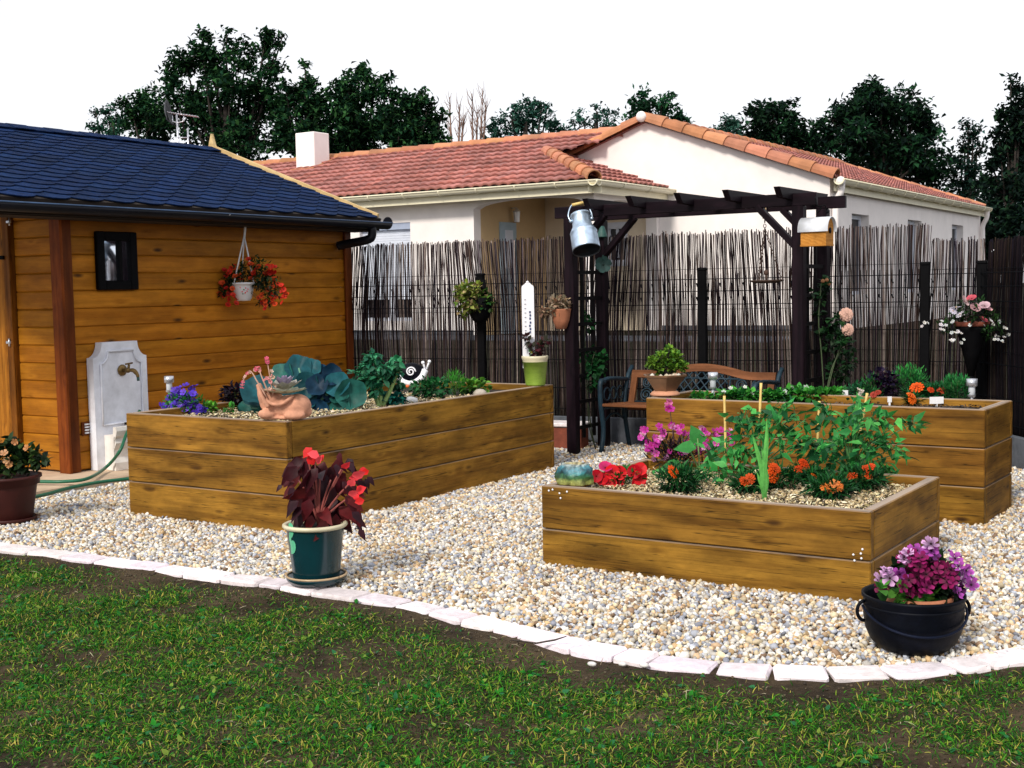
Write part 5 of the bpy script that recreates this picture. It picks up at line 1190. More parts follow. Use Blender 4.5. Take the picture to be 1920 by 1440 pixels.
tomato('larger bushy tomato plant on the right with branches reaching past the cane', 1598, 905, [(1550, 775, 12), (1575, 785, 14), (1600, 772, 14), (1615, 790, 16), (1590, 800, 18), (1640, 790, 14), (1660, 785, 12), (1690, 792, 10), (1715, 795, 9), (1575, 820, 18), (1610, 820, 20), (1640, 820, 16), (1655, 835, 14), (1670, 845, 12), (1690, 850, 8), (1590, 840, 20), (1620, 845, 20), (1560, 830, 18), (1535, 835, 16), (1515, 825, 14), (1500, 838, 12), (1550, 855, 18), (1580, 865, 20), (1620, 870, 18), (1650, 870, 12), (1665, 885, 12), (1640, 895, 16), (1540, 765, 8), (1612, 758, 8), (1675, 900, 10)], 17, .07)
for x0, y0, x1, y1, lb in ((1358, 742, 1361, 850, 'thin yellow bamboo cane left of the first tomato plant'), (1427, 718, 1423, 815, 'bamboo cane standing within the first tomato plant'), (1536, 752, 1530, 905, 'long bamboo cane just left of the bushy tomato plant'), (1626, 737, 1600, 880, 'slanting bamboo cane behind the bushy tomato plant')):
    b_ = G(1425 if x1 < 1500 else 1560, 895, ZB); p, q = at_px(x0, y0, b_), at_px(x1, y1, b_); q2 = q+(q-p)*((q[2]-ZB)/max(.05, p[2]-q[2])); m = MB(); P = np.linspace(p, q2, 14); m.tube(P, [.0068 if i % 3 else .008 for i in range(14)], 8); tag(m.build('bamboo_cane', 'cane', loc=q2), lb, 'cane', 'bamboo plant stakes')
# gladiolus shoot
b_ = G(1434, 938, ZB); t = thing('gladiolus', 'upright sword leaved gladiolus shoot at the front plank of the low bed', 'plant', b_); m = MB()
for q in (((1434, 938), (1432, 890), (1437, 830), (1438, 785), 11), ((1432, 935), (1428, 880), (1418, 840), (1411, 815), 9), ((1436, 930), (1425, 905), (1422, 893), (1418, 884), 5), ((1434, 930), (1424, 912), (1405, 910), (1395, 914), 4), ((1433, 935), (1438, 900), (1432, 860), (1428, 840), 7)):
    P = spline([at_px(x, y, b_, .02) for x, y in q[:4]], 12); wv = np.array([.6, .9, 1, 1, 1, .95, .9, .8, .65, .5, .3, .05])*q[-1]*PXS(b_)*.5
    V = []; 
    for i in range(12): V += [P[i]-R_*wv[i], P[i]-F_*.004, P[i]+R_*wv[i]]
    i = np.arange(11)*3; m.add(V, [np.concatenate([np.stack([i, i+1, i+4, i+3], 1), np.stack([i+1, i+2, i+5, i+4], 1)])], np.linspace(.8, 1.2, 36)[:, None]*np.array([(.11, .40, .08)]))
m.build('leaves', 'leaf', t)
marigold('orange marigold with one round head at the front left of the low bed', 1275, 0, 925, [(1262, 885)], 80, 44, n=420, size=.042)
marigold('dark orange marigold just right of the gladiolus shoot, two heads overlapping', 1455, 0, 918, [(1446, 893), (1452, 880)], 80, 36, size=.040, cols=((.62, .07, .006), (.70, .10, .008)))
marigold('drooping rust orange marigold left of the gladiolus shoot', 1405, 0, 925, [(1396, 903), (1406, 898)], 60, 28, size=.030, cols=((.60, .08, .01),))
marigold('red orange marigold behind the long cane', 1508, 0, 905, [(1498, 880), (1510, 876), (1506, 868)], 50, 30, size=.028, cols=((.70, .06, .008),))
marigold('small orange marigold between the long cane and the peach one', 1530, 0, 912, [(1526, 894)], 44, 26, size=.026)
marigold('peach orange marigold in front of the bushy tomato plant', 1555, 0, 938, [(1549, 914), (1565, 909), (1558, 916), (1572, 912)], 76, 40, size=.030, cols=((.85, .22, .04), (.85, .32, .10)), n=380)
marigold('red orange marigold under the bushy tomato plant', 1615, 0, 920, [(1597, 893), (1624, 880), (1632, 876), (1628, 893)], 90, 40, size=.030, cols=((.72, .08, .012),), n=380)
marigold('yellowish marigold leaves and white bud beside the gladiolus shoot', 1422, 0, 912, [(1419, 893), (1421, 886)], 30, 24, size=.022, cols=((.75, .68, .40),), n=90)
bush('seedling', 'low green seedlings at the back right of the low bed', 1650, 902, ZB, 60, 22, 80, .035)
# ceramic tree stump on the corner
o_, u, v, wd, ln, H = BED['B']; p = G(1078, 906, H+.002); s_ = PXS(p); t = thing('ceramic_stump', 'blue and green glazed ceramic stump candle holder on the left corner of the low bed', 'ornament', p)
m = MB(); n_ = 28; prof = [(35, 0, (.42, .42, .12)), (37, 7, (.40, .45, .12)), (36, 13, (.05, .16, .05)), (37, 17, (.05, .2, .1)), (34, 22, (.03, .20, .22)), (33, 28, (.05, .25, .34)), (28, 33, (.10, .34, .42)), (27, 37, (.45, .55, .55)), (22, 38, (.40, .42, .30)), (19, 37, (.55, .48, .26)), (15, 30, (.60, .52, .28)), (0, 29, (.5, .44, .24))]
V = []; Cc = []
for r, z, c in prof:
    for k in range(n_):
        a = k*2*PI/n_; rr = r*(1+.08*math.sin(5*a+z*.15)+rng.normal(0, .045)*(r > 20)); V.append(p+np.array([rr*s_*math.cos(a), rr*s_*.8*math.sin(a), (z+(rng.normal(0, .8) if 5 < z < 37 else 0))*s_])); Cc.append(np.array(c)*rng.uniform(.35, 1.9))
j = np.arange(n_); m.add(V, [np.concatenate([np.stack([i*n_+j, i*n_+(j+1) % n_, i*n_+n_+(j+1) % n_, i*n_+n_+j], 1) for i in range(len(prof)-1)])], np.array(Cc), smooth=True); MAT['gloss'] = mk('gloss_glaze', (.62, .62, .62), .38, .6, 45, .5, spec=.5); m.build('stump', 'gloss', t)

# ---- bed C
H = BED['C'][5]; p = G(1247, 741, H+.002); s_ = PXS(p)
t = thing('bonsai_bowl', 'square glazed bonsai bowl on a pink saucer foot at the corner of the back bed', 'planter', p)
m = MB(); m.lathe([(0, 0), (27*s_, 0), (28*s_, 3*s_), (24*s_, 7*s_), (20*s_, 9*s_), (0, 9*s_)], p, 28); m.build('foot', 'terracotta_pale', t)
m = MB(); m.lathe([(0, 9*s_), (22*s_, 9*s_), (30*s_, 20*s_), (40*s_, 33*s_), (44*s_, 36*s_), (45*s_, 39*s_), (40*s_, 39*s_), (36*s_, 33*s_), (0, 33*s_)], p, 6, smooth=False); q = p+np.array([-14*s_, -33*s_*.6, 24*s_]); m.build('bowl', 'bowl', t)
m = MB(); 
for k in range(14): m.ico(p+np.array([rng.uniform(-32, 32)*s_, rng.uniform(-25, 25)*s_, 37*s_]), rng.uniform(.012, .022), 1, col=pal(1, [(.6, .5, .4), (.7, .66, .6), (.5, .36, .26)])[0], jit=.1)
m.build('stones', 'pebble', t)
t = thing('jade_plant', 'small bushy yellow green jade bonsai in the glazed bowl', 'succulent', p+np.array([0, 0, 34*s_])); m = MB(); cl = [(1225, 680, 11), (1238, 672, 12), (1255, 664, 13), (1268, 672, 13), (1280, 688, 9), (1218, 686, 7), (1248, 685, 12), (1262, 690, 10), (1235, 692, 9), (1276, 680, 8), (1255, 655, 6)]
for x, y, r in cl: foliage(m, D(x, y, depth(p)+rng.uniform(-.06, .06)), (r*s_,)*3, int(r*11), .024, [(.16, .32, .03), (.22, .40, .04), (.08, .22, .03)], LEAFW, .5, .2, -1)
m.build('leaves', 'leaf', t); m = MB(); stems(m, p+np.array([0, 0, 33*s_]), [D(x, y, depth(p)) for x, y, r in cl], .010, .004, (.16, .10, .06)); m.build('branches', 'bark', t)
for i, (x, w_, h_, n_, lb) in enumerate(((1320, 60, 14, 110, 'low sparse strawberry plant beside the bonsai bowl'), (1385, 80, 20, 300, 'strawberry plant with white blossom next to the solar light'), (1450, 70, 17, 260, 'strawberry plant in the middle of the back bed row'), (1500, 90, 24, 420, 'tallest strawberry plant in the back bed, right of the blossom'), (1555, 70, 22, 330, 'strawberry plant left of the white plant label'))):
    t, b_, s_ = bush('strawberry_plant', lb, x, 752, ZC, w_, h_, n_, .038, [(.04, .27, .03), (.07, .36, .04), (.02, .16, .03)], LEAFW, .35)
    if i in (1, 3): flowers(t, 'flowers', FL5, [at_px(x+dx, y, b_, .03) for dx, y in ((-28, 735), (-15, 728), (12, 726), (25, 738))], .016, [(.85, .85, .85)])
bush('herb', 'dark leafy herb right of the white plant label', 1608, 752, ZC, 50, 34, 240, .03, [(.012, .10, .04), (.02, .14, .05)])
bush('fennel', 'soft feathery green herb in front of the purple plant', 1635, 752, ZC, 44, 50, 380, .035, [(.03, .24, .05), (.05, .3, .06)], leaf_t(.12, 0, .1), 1.)
bush('purple_basil', 'dark purple basil in the back bed', 1655, 752, ZC, 64, 58, 380, .034, [(.012, .008, .03), (.02, .012, .04), (.03, .01, .03)], LEAFW)
bush('rosemary', 'tall bushy green herb behind the orange marigolds', 1705, 750, ZC, 76, 66, 1000, .030, [(.03, .26, .05), (.05, .32, .06), (.02, .16, .04)], leaf_t(.25, .05, .1), 1.)
bush('thyme_bush', 'rounded green bush beside the white topped solar light', 1795, 758, ZC, 62, 56, 800, .028, [(.015, .17, .04), (.03, .22, .05)], leaf_t(.3, .05, .1), 1.)
bush('low_plant', 'low dark green foliage between marigolds and the rounded bush', 1755, 756, ZC, 70, 36, 300, .034, [(.012, .13, .05), (.02, .17, .06)])
marigold('orange marigold with one large head high up in the back bed', 1718, 0, 756, [(1719, 727)], 40, 30, ZC, size=.046)
marigold('orange marigold hanging over the plank edge of the back bed', 1712, 0, 760, [(1710, 749), (1708, 742)], 30, 18, ZC, size=.034, n=80)
marigold('small red marigold pair near the rounded bush', 1752, 0, 756, [(1745, 731), (1764, 733)], 40, 30, ZC, size=.026, cols=((.65, .06, .01),), n=120)
marigold('dull red flower at the foot of the purple basil', 1638, 0, 756, [(1638, 740), (1646, 736)], 30, 20, ZC, size=.024, cols=((.42, .05, .03),), n=60)
t, b_, s_ = bush('white_bloom', 'small white flowering seedling left of the feathery herb', 1612, 754, ZC, 20, 30, 40, .02); flowers(t, 'flowers', FL5, [at_px(x, y, b_, .03) for x, y in ((1610, 731), (1616, 735), (1612, 740))], .018, [(.8, .7, .62)])
for x, y, lb in ((1585, 747, 'upright white plant label right of the strawberries'), (1668, 754, 'tiny white plant label below the purple basil'), (1756, 757, 'slanted white plant label near the right end of the back bed')):
    p = G(x, y+6, ZC); m = MB(); w_ = {1585: 10, 1668: 8, 1756: 26}[x]*PXS(p); h_ = {1585: 10, 1668: 5, 1756: 7}[x]*PXS(p); m.box(p+np.array([0, 0, h_/2+.03]), (w_, .004, h_+.02), np.array([R0, np.cross((0, 0, 1), R0), (0, 0, 1)])); m.box(p+np.array([0, 0, .0]), (.012, .003, .08)); tag(m.build('plant_label', 'white_plastic', loc=p), lb, 'plant label')
# ================================================================== POTS ON THE GRAVEL
# left edge geranium
p = G(20, 978, .005); s_ = PXS(p); R1 = 58*s_; R0_ = 40*s_; hp = 88*s_
t = thing('geranium_pot', 'brown plastic pot on the gravel at the left edge by the shed door', 'flower pot', p); m = MB()
m.lathe([(0, .012), (R0_*.95, .012), (R0_, .02), (R1*.86, hp*.78), (R1*.87, hp*.8), (R1*.95, hp*.81), (R1*.96, hp*.93), (R1*1.02, hp*.94), (R1*1.02, hp), (R1*.92, hp), (R1*.88, hp*.88)], p, 36); m.build('pot', 'pot_brown', t)
m = MB(); m.lathe([(0, .002), (R0_*1.12, .002), (R0_*1.22, .03), (R0_*1.16, .032), (R0_*1.05, .012)], p, 36); m.build('saucer', 'pot_brown', t); m = MB(); m.lathe([(0, hp*.88), (R1*.9, hp*.88)], p, 20); m.build('soil', 'soil', t)
t = thing('geranium', 'dark leaved geranium with pale buds in the brown pot', 'plant', p+np.array([0, 0, hp*.9])); m = MB()
for x, y, r in ((10, 850, 26), (35, 855, 24), (55, 855, 20), (72, 860, 14), (20, 835, 16), (-15, 850, 26), (45, 870, 22), (10, 875, 25), (80, 868, 9)): foliage(m, D(x, y, depth(p)+rng.uniform(-.08, .06)), (r*s_,)*3, int(r*2.2), .05, [(.012, .035, .010), (.02, .05, .014), (.008, .022, .009), (.05, .10, .02)], LEAFW, .2, .25, -1)
m.build('leaves', 'leaf', t); flowers(t, 'buds', FL5, [D(x, y, depth(p)-.1) for x, y in ((8, 850), (13, 864), (18, 872), (50, 840), (28, 828))], .022, [(.65, .30, .12), (.75, .42, .2)])
m = MB(); stems(m, p+np.array([0, 0, hp*.85]), [D(x, y, depth(p)) for x, y in ((10, 850), (35, 855), (60, 860), (-10, 850), (28, 830))], .006, .004, (.05, .06, .02)); m.build('stems', 'stem', t)
# teal pot
p = G(594, 1090, .022); s_ = PXS(p); R1 = 58*s_; R0_ = 43*s_; hp = 112*s_
t = thing('teal_flower_pot', 'dark teal glazed pot with cream rim standing on the curb', 'flower pot', p); m = MB()
m.lathe([(0, .014), (R0_*.97, .014), (R0_, .02), (R0_*1.04, .06), (R1*.92, hp*.9), (R1*.93, hp*.93)], p, 48); m.build('pot', 'teal_glaze', t)
m = MB(); m.lathe([(R1*.90, hp*.91), (R1*1.0, hp*.925), (R1*1.05, hp*.955), (R1*1.04, hp*.985), (R1*.98, hp), (R1*.90, hp*.985), (R1*.86, hp*.92)], p, 48); m.build('rim', 'cream_glaze', t)
m = MB(); m.lathe([(0, .0), (R0_*1.16, 0), (R0_*1.30, .018), (R0_*1.33, .034), (R0_*1.27, .036), (R0_*1.18, .020), (R0_*.9, .012)], p, 40); m.build('saucer', 'teal_glaze', t); m = MB(); m.tube([p+np.array([R0_*1.30*math.cos(a), R0_*1.30*math.sin(a), .036]) for a in np.linspace(0, 2*PI, 40)], .0055, 6, (.7, .55, .45)); m.build('saucer_rim', 'cream_glaze', t)
m = MB(); m.lathe([(0, hp*.92), (R1*.9, hp*.92)], p, 20); m.build('soil', 'soil', t)
m = MB()                                                     # mint leaf motif wrapped on the left flank
def onpot(x, y): 
    d = ray(x, y); q = CAM-p; z_at = None
    lo, hi = depth(p)-.3, depth(p)
    for _ in range(40):
        mid = (lo+hi)/2; P = CAM+d*mid-p; rr = R0_*1.04+(R1*.92-R0_*1.04)*np.clip((P[2]-.06)/(hp*.9-.06), 0, 1)
        if math.hypot(P[0], P[1]) > rr: lo = mid
        else: hi = mid
    return CAM+d*(mid-.003)
for cx, cy, rx, ry in ((544, 995, 6.5, 15), (548, 1026, 6.5, 13), (542, 1010, 4, 14)):
    k = 14; V = [onpot(cx, cy)]+[onpot(max(541.5-(y_-990)*-.10, cx+rx*math.cos(a)), y_) for a, y_ in ((q, cy+ry*math.sin(q)) for q in np.arange(k)*2*PI/k)]; m.add(V, [np.array([[0, 1+(i+1) % k, 1+i] for i in range(k)])])
m.build('leaf_motif', 'mint_glaze', t)
tp = p+np.array([0, 0, hp*.92]); t = thing('red_begonia', 'burgundy leaved begonia with coral red flowers in the teal pot', 'plant', tp); m = MB(); BGL = leaf_t(.62, .10, .55, .34)
lv = [(555, 868, 26, -.5), (548, 900, 34, -.6), (560, 930, 34, -.4), (545, 950, 28, -.6), (580, 900, 36, -.2), (600, 885, 36, .1), (590, 930, 38, 0), (575, 955, 32, -.3), (615, 920, 36, .2), (640, 900, 34, .4), (655, 915, 32, .5), (665, 940, 30, .6), (650, 960, 30, .4), (632, 950, 34, .2), (605, 960, 36, .05), (612, 990, 34, .0), (670, 965, 24, .6), (560, 970, 26, -.4), (675, 905, 22, .6), (660, 872, 24, .4), (640, 875, 20, .2), (565, 880, 26, -.3), (620, 890, 28, .1), (600, 945, 34, 0), (585, 975, 24, -.2), (690, 905, 16, .7), (676, 990, 18, .6), (655, 985, 22, .4), (542, 925, 22, -.7), (535, 905, 12, -.8), (572, 915, 30, -.2), (625, 935, 30, .2)]
for rep in range(3):
    for x, y, L, sx in lv:
        x += rng.normal(0, 5)*rep; y += rng.normal(0, 6)*rep
        c = at_px(x, y, tp, rng.uniform(-.10, .12)); d = unit(R_*sx*1.1+U_*rng.uniform(-.95, -.2)-F_*.35+rng.normal(0, .15, 3)); l_ = L*s_*1.25
        m.inst(BGL, (c-d*l_*.5)[None], bases(d[None], (-F_*.7+U_*.6+rng.normal(0, .35, 3))[None]), np.array([[l_, l_, l_]]), pal(1, [(.075, .006, .010), (.045, .005, .010), (.11, .010, .012), (.03, .006, .012)]))
m.build('leaves', 'leaf', t)
m = MB(); ctr = at_px(598, 985, tp); stems(m, ctr, [at_px(x, y, tp, .05) for x, y in ((575, 850), (590, 862), (640, 880), (650, 870), (675, 890), (668, 925), (560, 900), (600, 890), (620, 900))], .007, .004, (.30, .07, .06), .3); m.build('stems', 'stem', t)
PT = leaf_t(.75, .14, .2, .46); m = MB()
for x, y, L in ((576, 848, 24), (588, 852, 22), (583, 862, 22), (598, 862, 18), (604, 858, 14), (648, 873, 20), (672, 890, 26), (684, 885, 16), (665, 895, 20), (680, 882, 16), (662, 925, 20), (676, 918, 22), (668, 932, 16), (674, 940, 18), (660, 905, 18), (655, 905, 12)):
    c = at_px(x, y, tp, rng.uniform(.05, .14)); d = unit(R_*rng.normal(0, .7)+U_*rng.normal(.2, .6)-F_*.3); l_ = L*s_; m.inst(PT, (c-d*l_*.5)[None], bases(d[None], (-F_+rng.normal(0, .4, 3))[None]), np.array([[l_]*3]), pal(1, [(.80, .035, .045), (.70, .02, .02), (.85, .08, .10)]))
m.build('flowers', 'petal', t)
# cauldron
p = G(1712, 1238, .0); s_ = PXS(p); R1 = 99*s_
p = p+np.append(unit((p-CAM)[:2])*R1*.62, 0); p[2] = .004; s_ = PXS(p); R1 = 94*s_; hp = .222
t = thing('iron_cauldron', 'black cast iron cauldron with bail handle on the gravel by the curb', 'cauldron', p); m = MB()
m.lathe([(0, .004), (R1*.45, .0), (R1*.68, .016), (R1*.84, .048), (R1*.93, .09), (R1*.965, .14), (R1*.965, hp-.02), (R1*1.0, hp-.012), (R1*1.0, hp), (R1*.95, hp), (R1*.93, hp-.02), (R1*.92, .12), (R1*.8, .06), (0, .05)], p, 56)
m.lathe([(R1*.965, hp-.045), (R1*.985, hp-.040), (R1*.965, hp-.035)], p, 56)
for a, rz in ((math.atan2(R_[1], R_[0]), 1), (math.atan2(R_[1], R_[0])+PI, 1)):
    c = p+np.array([R1*.97*math.cos(a), R1*.97*math.sin(a), hp-.065]); o2 = np.array([math.cos(a), math.sin(a), 0]); m.tube([c+o2*.028*math.sin(q)+np.array([0, 0, .038*math.cos(q)]) for q in np.linspace(0, PI, 10)], .007, 8)
m.build('kettle', 'iron', t)
m = MB(); q0 = p-R_*R1*1.0+np.array([0, 0, hp-.05]); bail = [p+R0*R1*1.01*math.cos(a)-np.cross((0, 0, 1), R0)*R1*1.02*math.sin(a)+np.array([0, 0, hp-.045-.075*math.sin(a)]) for a in np.linspace(0, PI, 30)]; m.tube(np.array(bail), .005, 8, (2.2, 2.6, 3.2)); m.build('bail', 'iron', t)
pt = p+R0*R1*.13+np.array([0, 0, .03])+np.array([.0, -.03, 0]); r_ = R1*.68; h2 = .195
t = thing('terracotta_pot', 'terracotta pot set inside the black cauldron', 'flower pot', pt); m = MB(); m.lathe([(0, 0), (r_*.7, 0), (r_*.9, h2*.75), (r_*.98, h2*.76), (r_*1.0, h2), (r_*.93, h2), (r_*.88, h2*.85), (0, h2*.84)], pt, 40); m.build('pot', 'terracotta', t)
t = thing('pelargonium', 'purple and lilac regal pelargonium flowering in the cauldron', 'plant', pt+np.array([0, 0, h2*.85])); ref = pt+np.array([0, 0, h2]); m = MB()
for x, y, r in ((1690, 1115, 26), (1720, 1118, 26), (1750, 1110, 28), (1705, 1095, 28), (1740, 1090, 30), (1775, 1095, 22), (1720, 1070, 30), (1690, 1080, 24), (1760, 1075, 24)): foliage(m, at_px(x, y, ref, rng.uniform(-.05, .05)), (r*s_,)*3, int(r*2.4), .05, [(.012, .035, .010), (.02, .06, .014), (.008, .02, .008)], LEAFW, .2, .2, -1)
for x, y in ((1715, 1138), (1700, 1132), (1730, 1136), (1690, 1125), (1655, 1105), (1740, 1130), (1745, 1120), (1688, 1110)): foliage(m, at_px(x, y, ref, .10), (8*s_,)*3, 7, .045, [(.07, .26, .03), (.03, .14, .02), (.10, .30, .04)], LEAFW, 0, .2, -1)
m.build('leaves', 'leaf', t); m = MB(); stems(m, ref-np.array([0, 0, .04]), [at_px(x, y, ref) for x, y in ((1700, 1060), (1730, 1040), (1760, 1060), (1780, 1080), (1680, 1085), (1720, 1060))], .006, .004, (.04, .07, .02)); m.build('stems', 'stem', t)
PG = flower_t(5, .80, .30, (.05, .01, .02), 1.45, .12, .14); pts = []; cols = []
for x, y, c in ((1700, 1050, 0), (1715, 1042, 0), (1728, 1065, 1), (1745, 1050, 0), (1755, 1040, 2), (1768, 1060, 1), (1783, 1065, 1), (1790, 1075, 0), (1705, 1070, 1), (1690, 1065, 2), (1682, 1075, 2), (1720, 1090, 1), (1728, 1098, 0), (1735, 1088, 1), (1710, 1085, 1), (1695, 1095, 1), (1670, 1092, 1), (1665, 1070, 3), (1672, 1062, 3), (1690, 1045, 3), (1698, 1030, 3), (1712, 1026, 2), (1735, 1030, 2), (1745, 1026, 3), (1800, 1080, 2), (1808, 1092, 2), (1795, 1100, 2), (1780, 1090, 1), (1760, 1075, 1), (1745, 1068, 1), (1800, 1062, 2), (1660, 1080, 3), (1685, 1090, 1), (1730, 1048, 0), (1772, 1045, 2), (1805, 1072, 2), (1812, 1085, 3), (1748, 1085, 1), (1715, 1060, 1), (1736, 1105, 1), (1717, 1100, 1)):
  for _ in range(2):
    x += rng.normal(0, 5); y += rng.normal(0, 5)+3
    pts.append(at_px(x, y, ref, rng.uniform(.04, .16)-abs(x-1735)*.0006)); cols.append(((.30, .012, .13), (.19, .006, .07), (.34, .06, .34), (.56, .32, .56))[c])
n_ = len(pts); pts = np.array(pts); fc = bases(np.tile(-F_*.8+np.array([0, 0, .5]), (n_, 1))+(pts-ref)*2+rng.normal(0, .55, (n_, 3))); cl_ = np.array(cols)*rng.uniform(.6, 1.3, (n_, 1))
for i in range(n_): m = MB(); m.inst(PG, pts[i:i+1], fc[i:i+1], rng.uniform(.022, .030), cl_[i:i+1]); m.build('flower', 'petal', t)

# ================================================================== THINGS ON SHED, FENCE, PERGOLA
# hanging basket
hk = atX(457, 420, XW+.14); bp = atX(457, 564, XW+.14); s_ = PXS(bp); r1 = 21*s_; r0 = 15*s_; h = 34*s_
t = thing('hanging_pot', 'white hanging pot with flower print on a white hanger on the shed wall', 'hanging pot', bp); m = MB()
m.lathe([(0, 0), (r0*.8, 0), (r0*.86, .012), (r0, .02), (r1*.93, h*.75), (r1*.96, h*.88), (r1*1.1, h*.9), (r1*1.12, h), (r1*.98, h), (r1*.9, h*.8), (0, h*.75)], bp, 32); m.build('pot', 'white_plastic', t)
m = MB()
for x, y in ((448, 539), (453, 547), (458, 543), (463, 540), (468, 546), (455, 551), (462, 549), (472, 542)):
    q = D(x, y, depth(bp)); w_ = CAM-q; q = bp+np.array([0, 0, q[2]-bp[2]])+unit(np.array([*(q-bp)[:2], 0])+np.array([*unit(w_)[:2], 0])*r1*1.4)*(r0+(r1-r0)*.62+.003); m.ico(q, (.006, .006, .007), 1, col=[(.8, .02, .03), (.85, .12, .15), (.02, .2, .05)][int(x) % 3])
m.build('flower_print', 'paint', t); m = MB(); tp = hk+np.array([0, 0, -.10])
for a in (0.4, 2.5, 4.6): m.tube([bp+np.array([r1*math.cos(a), r1*math.sin(a), h]), tp], .0065, 6)
m.tube(spline([tp-np.array([0, 0, .02]), tp+np.array([.0, .012, .05]), tp+np.array([0, .014, .085]), tp+np.array([-.03, 0, .115]), tp+np.array([-.06, -.01, .10])], 14), .010, 8); m.tube([tp+np.array([-.05, -.005, .105]), np.array([XW+.02, tp[1]-.02, tp[2]+.11])], .007, 6, (.3, .3, .3)); m.build('hanger', 'white_plastic', t)
t = thing('trailing_begonia', 'orange red trailing begonia in the hanging pot on the shed', 'plant', bp+np.array([0, 0, h*.8])); m = MB(); ref = bp+np.array([0, 0, h])
for x, y, r in ((470, 505, 24), (495, 510, 24), (450, 510, 20), (425, 530, 16), (420, 545, 12), (510, 545, 22), (505, 525, 22), (485, 525, 20), (435, 520, 16), (495, 560, 16), (480, 495, 16)): foliage(m, at_px(x, y, ref, rng.uniform(-.05, .08)), (r*s_,)*3, int(r*5), .035, [(.012, .05, .012), (.02, .07, .015), (.01, .03, .01), (.04, .05, .015)], None, -.1, .2, -1)
m.build('leaves', 'leaf', t); pts = [at_px(x+rng.normal(0, 5), y+rng.normal(0, 5), ref, rng.uniform(.02, .10)) for x, y in ((425, 510), (432, 502), (415, 540), (410, 548), (425, 555), (440, 558), (475, 515), (500, 500), (510, 505), (512, 515), (500, 520), (520, 535), (530, 545), (525, 555), (510, 560), (495, 570), (485, 510), (470, 495), (450, 520), (515, 570), (535, 550), (490, 555), (430, 545), (505, 550)) for _ in range(4)]
flowers(t, 'flowers', PETUNIA, pts, .021, [(.72, .035, .015), (.80, .09, .02), (.6, .02, .012)])
m = MB(); stems(m, ref-np.array([0, 0, .02]), pts[::5], .003, .002, (.06, .05, .02), -.3); m.build('stems', 'stem', t)
# ball pot on the left fence post
sp9 = fs_at(897); ref = fp(sp9, 1.2, .20); ref = np.array([*ref[:2], float(D(888, 575, depth(ref))[2])]); s_ = PXS(ref)
t = thing('wall_pot', 'dark pot hooked on the left fence post above the long bed', 'flower pot', D(905, 610, depth(ref))); m = MB(); c = D(900, 572, depth(ref)); m.lathe([(0, -34*s_), (10*s_, -33*s_), (18*s_, -22*s_), (23*s_, -5*s_), (25*s_, 14*s_), (22*s_, 14*s_), (0, 10*s_)], c, 24); m.build('pot', 'black', t)
m = MB(); m.tube([c+np.array([0, 0, -.02]), fp(sp9, float(c[2])+.05, .04)], .008, 6); m.tube([D(905, 525, depth(ref)), D(908, 560, depth(ref))], .03, 10); m.build('bracket', 'black', t)
t = thing('sedum', 'round yellow green sedum spilling from the fence post pot', 'plant', c); m = MB()
for x, y, r in ((880, 555, 20), (895, 545, 18), (870, 565, 16), (905, 555, 16), (865, 550, 12), (885, 575, 14), (868, 585, 10), (900, 565, 16), (912, 570, 12), (875, 540, 12), (858, 545, 7)): foliage(m, D(x, y, depth(ref)-rng.uniform(0, .1)), (r*s_,)*3, int(r*5), .042, [(.26, .36, .05), (.34, .38, .08), (.14, .26, .03), (.46, .34, .16)] if x < 898 else [(.03, .14, .03), (.10, .22, .03)], LEAFW, .1, .3, -1)
m.build('leaves', 'leaf', t)
# dried flowers on the left pergola post
ref = D(1052, 590, depth((PLX, PY0, 1.2))-.03); s_ = PXS(ref); c = D(1052, 592, depth(ref)); t = thing('wall_pot', 'terracotta half pot of dried flowers fixed to the left front pergola post', 'flower pot', c); m = MB(); m.lathe([(0, -26*s_), (10*s_, -24*s_), (16*s_, -8*s_), (19*s_, 10*s_), (20*s_, 13*s_), (17*s_, 13*s_), (0, 8*s_)], c, 20); m.build('pot', 'terracotta', t)
t = thing('dried_flowers', 'bunch of dried straw coloured flowers in the post pot', 'plant', c+np.array([0, 0, .03])); m = MB()
for x, y, r in ((1045, 575, 16), (1030, 580, 14), (1060, 572, 12), (1020, 585, 9), (1050, 565, 10), (1038, 568, 10)): foliage(m, D(x, y, depth(ref)-.03), (r*s_,)*3, int(r*4), .035, [(.50, .34, .22), (.36, .20, .12), (.60, .46, .34), (.28, .24, .16)], LEAFW, .2, .2, -1)
m.build('petals', 'petal', t); m = MB(); stems(m, c, [D(x, y, depth(ref)-.03) for x, y in ((1015, 575), (1022, 590), (1050, 550), (1062, 556), (1035, 560))], .0025, .0015, (.3, .2, .12)); m.build('stems', 'stem', t)
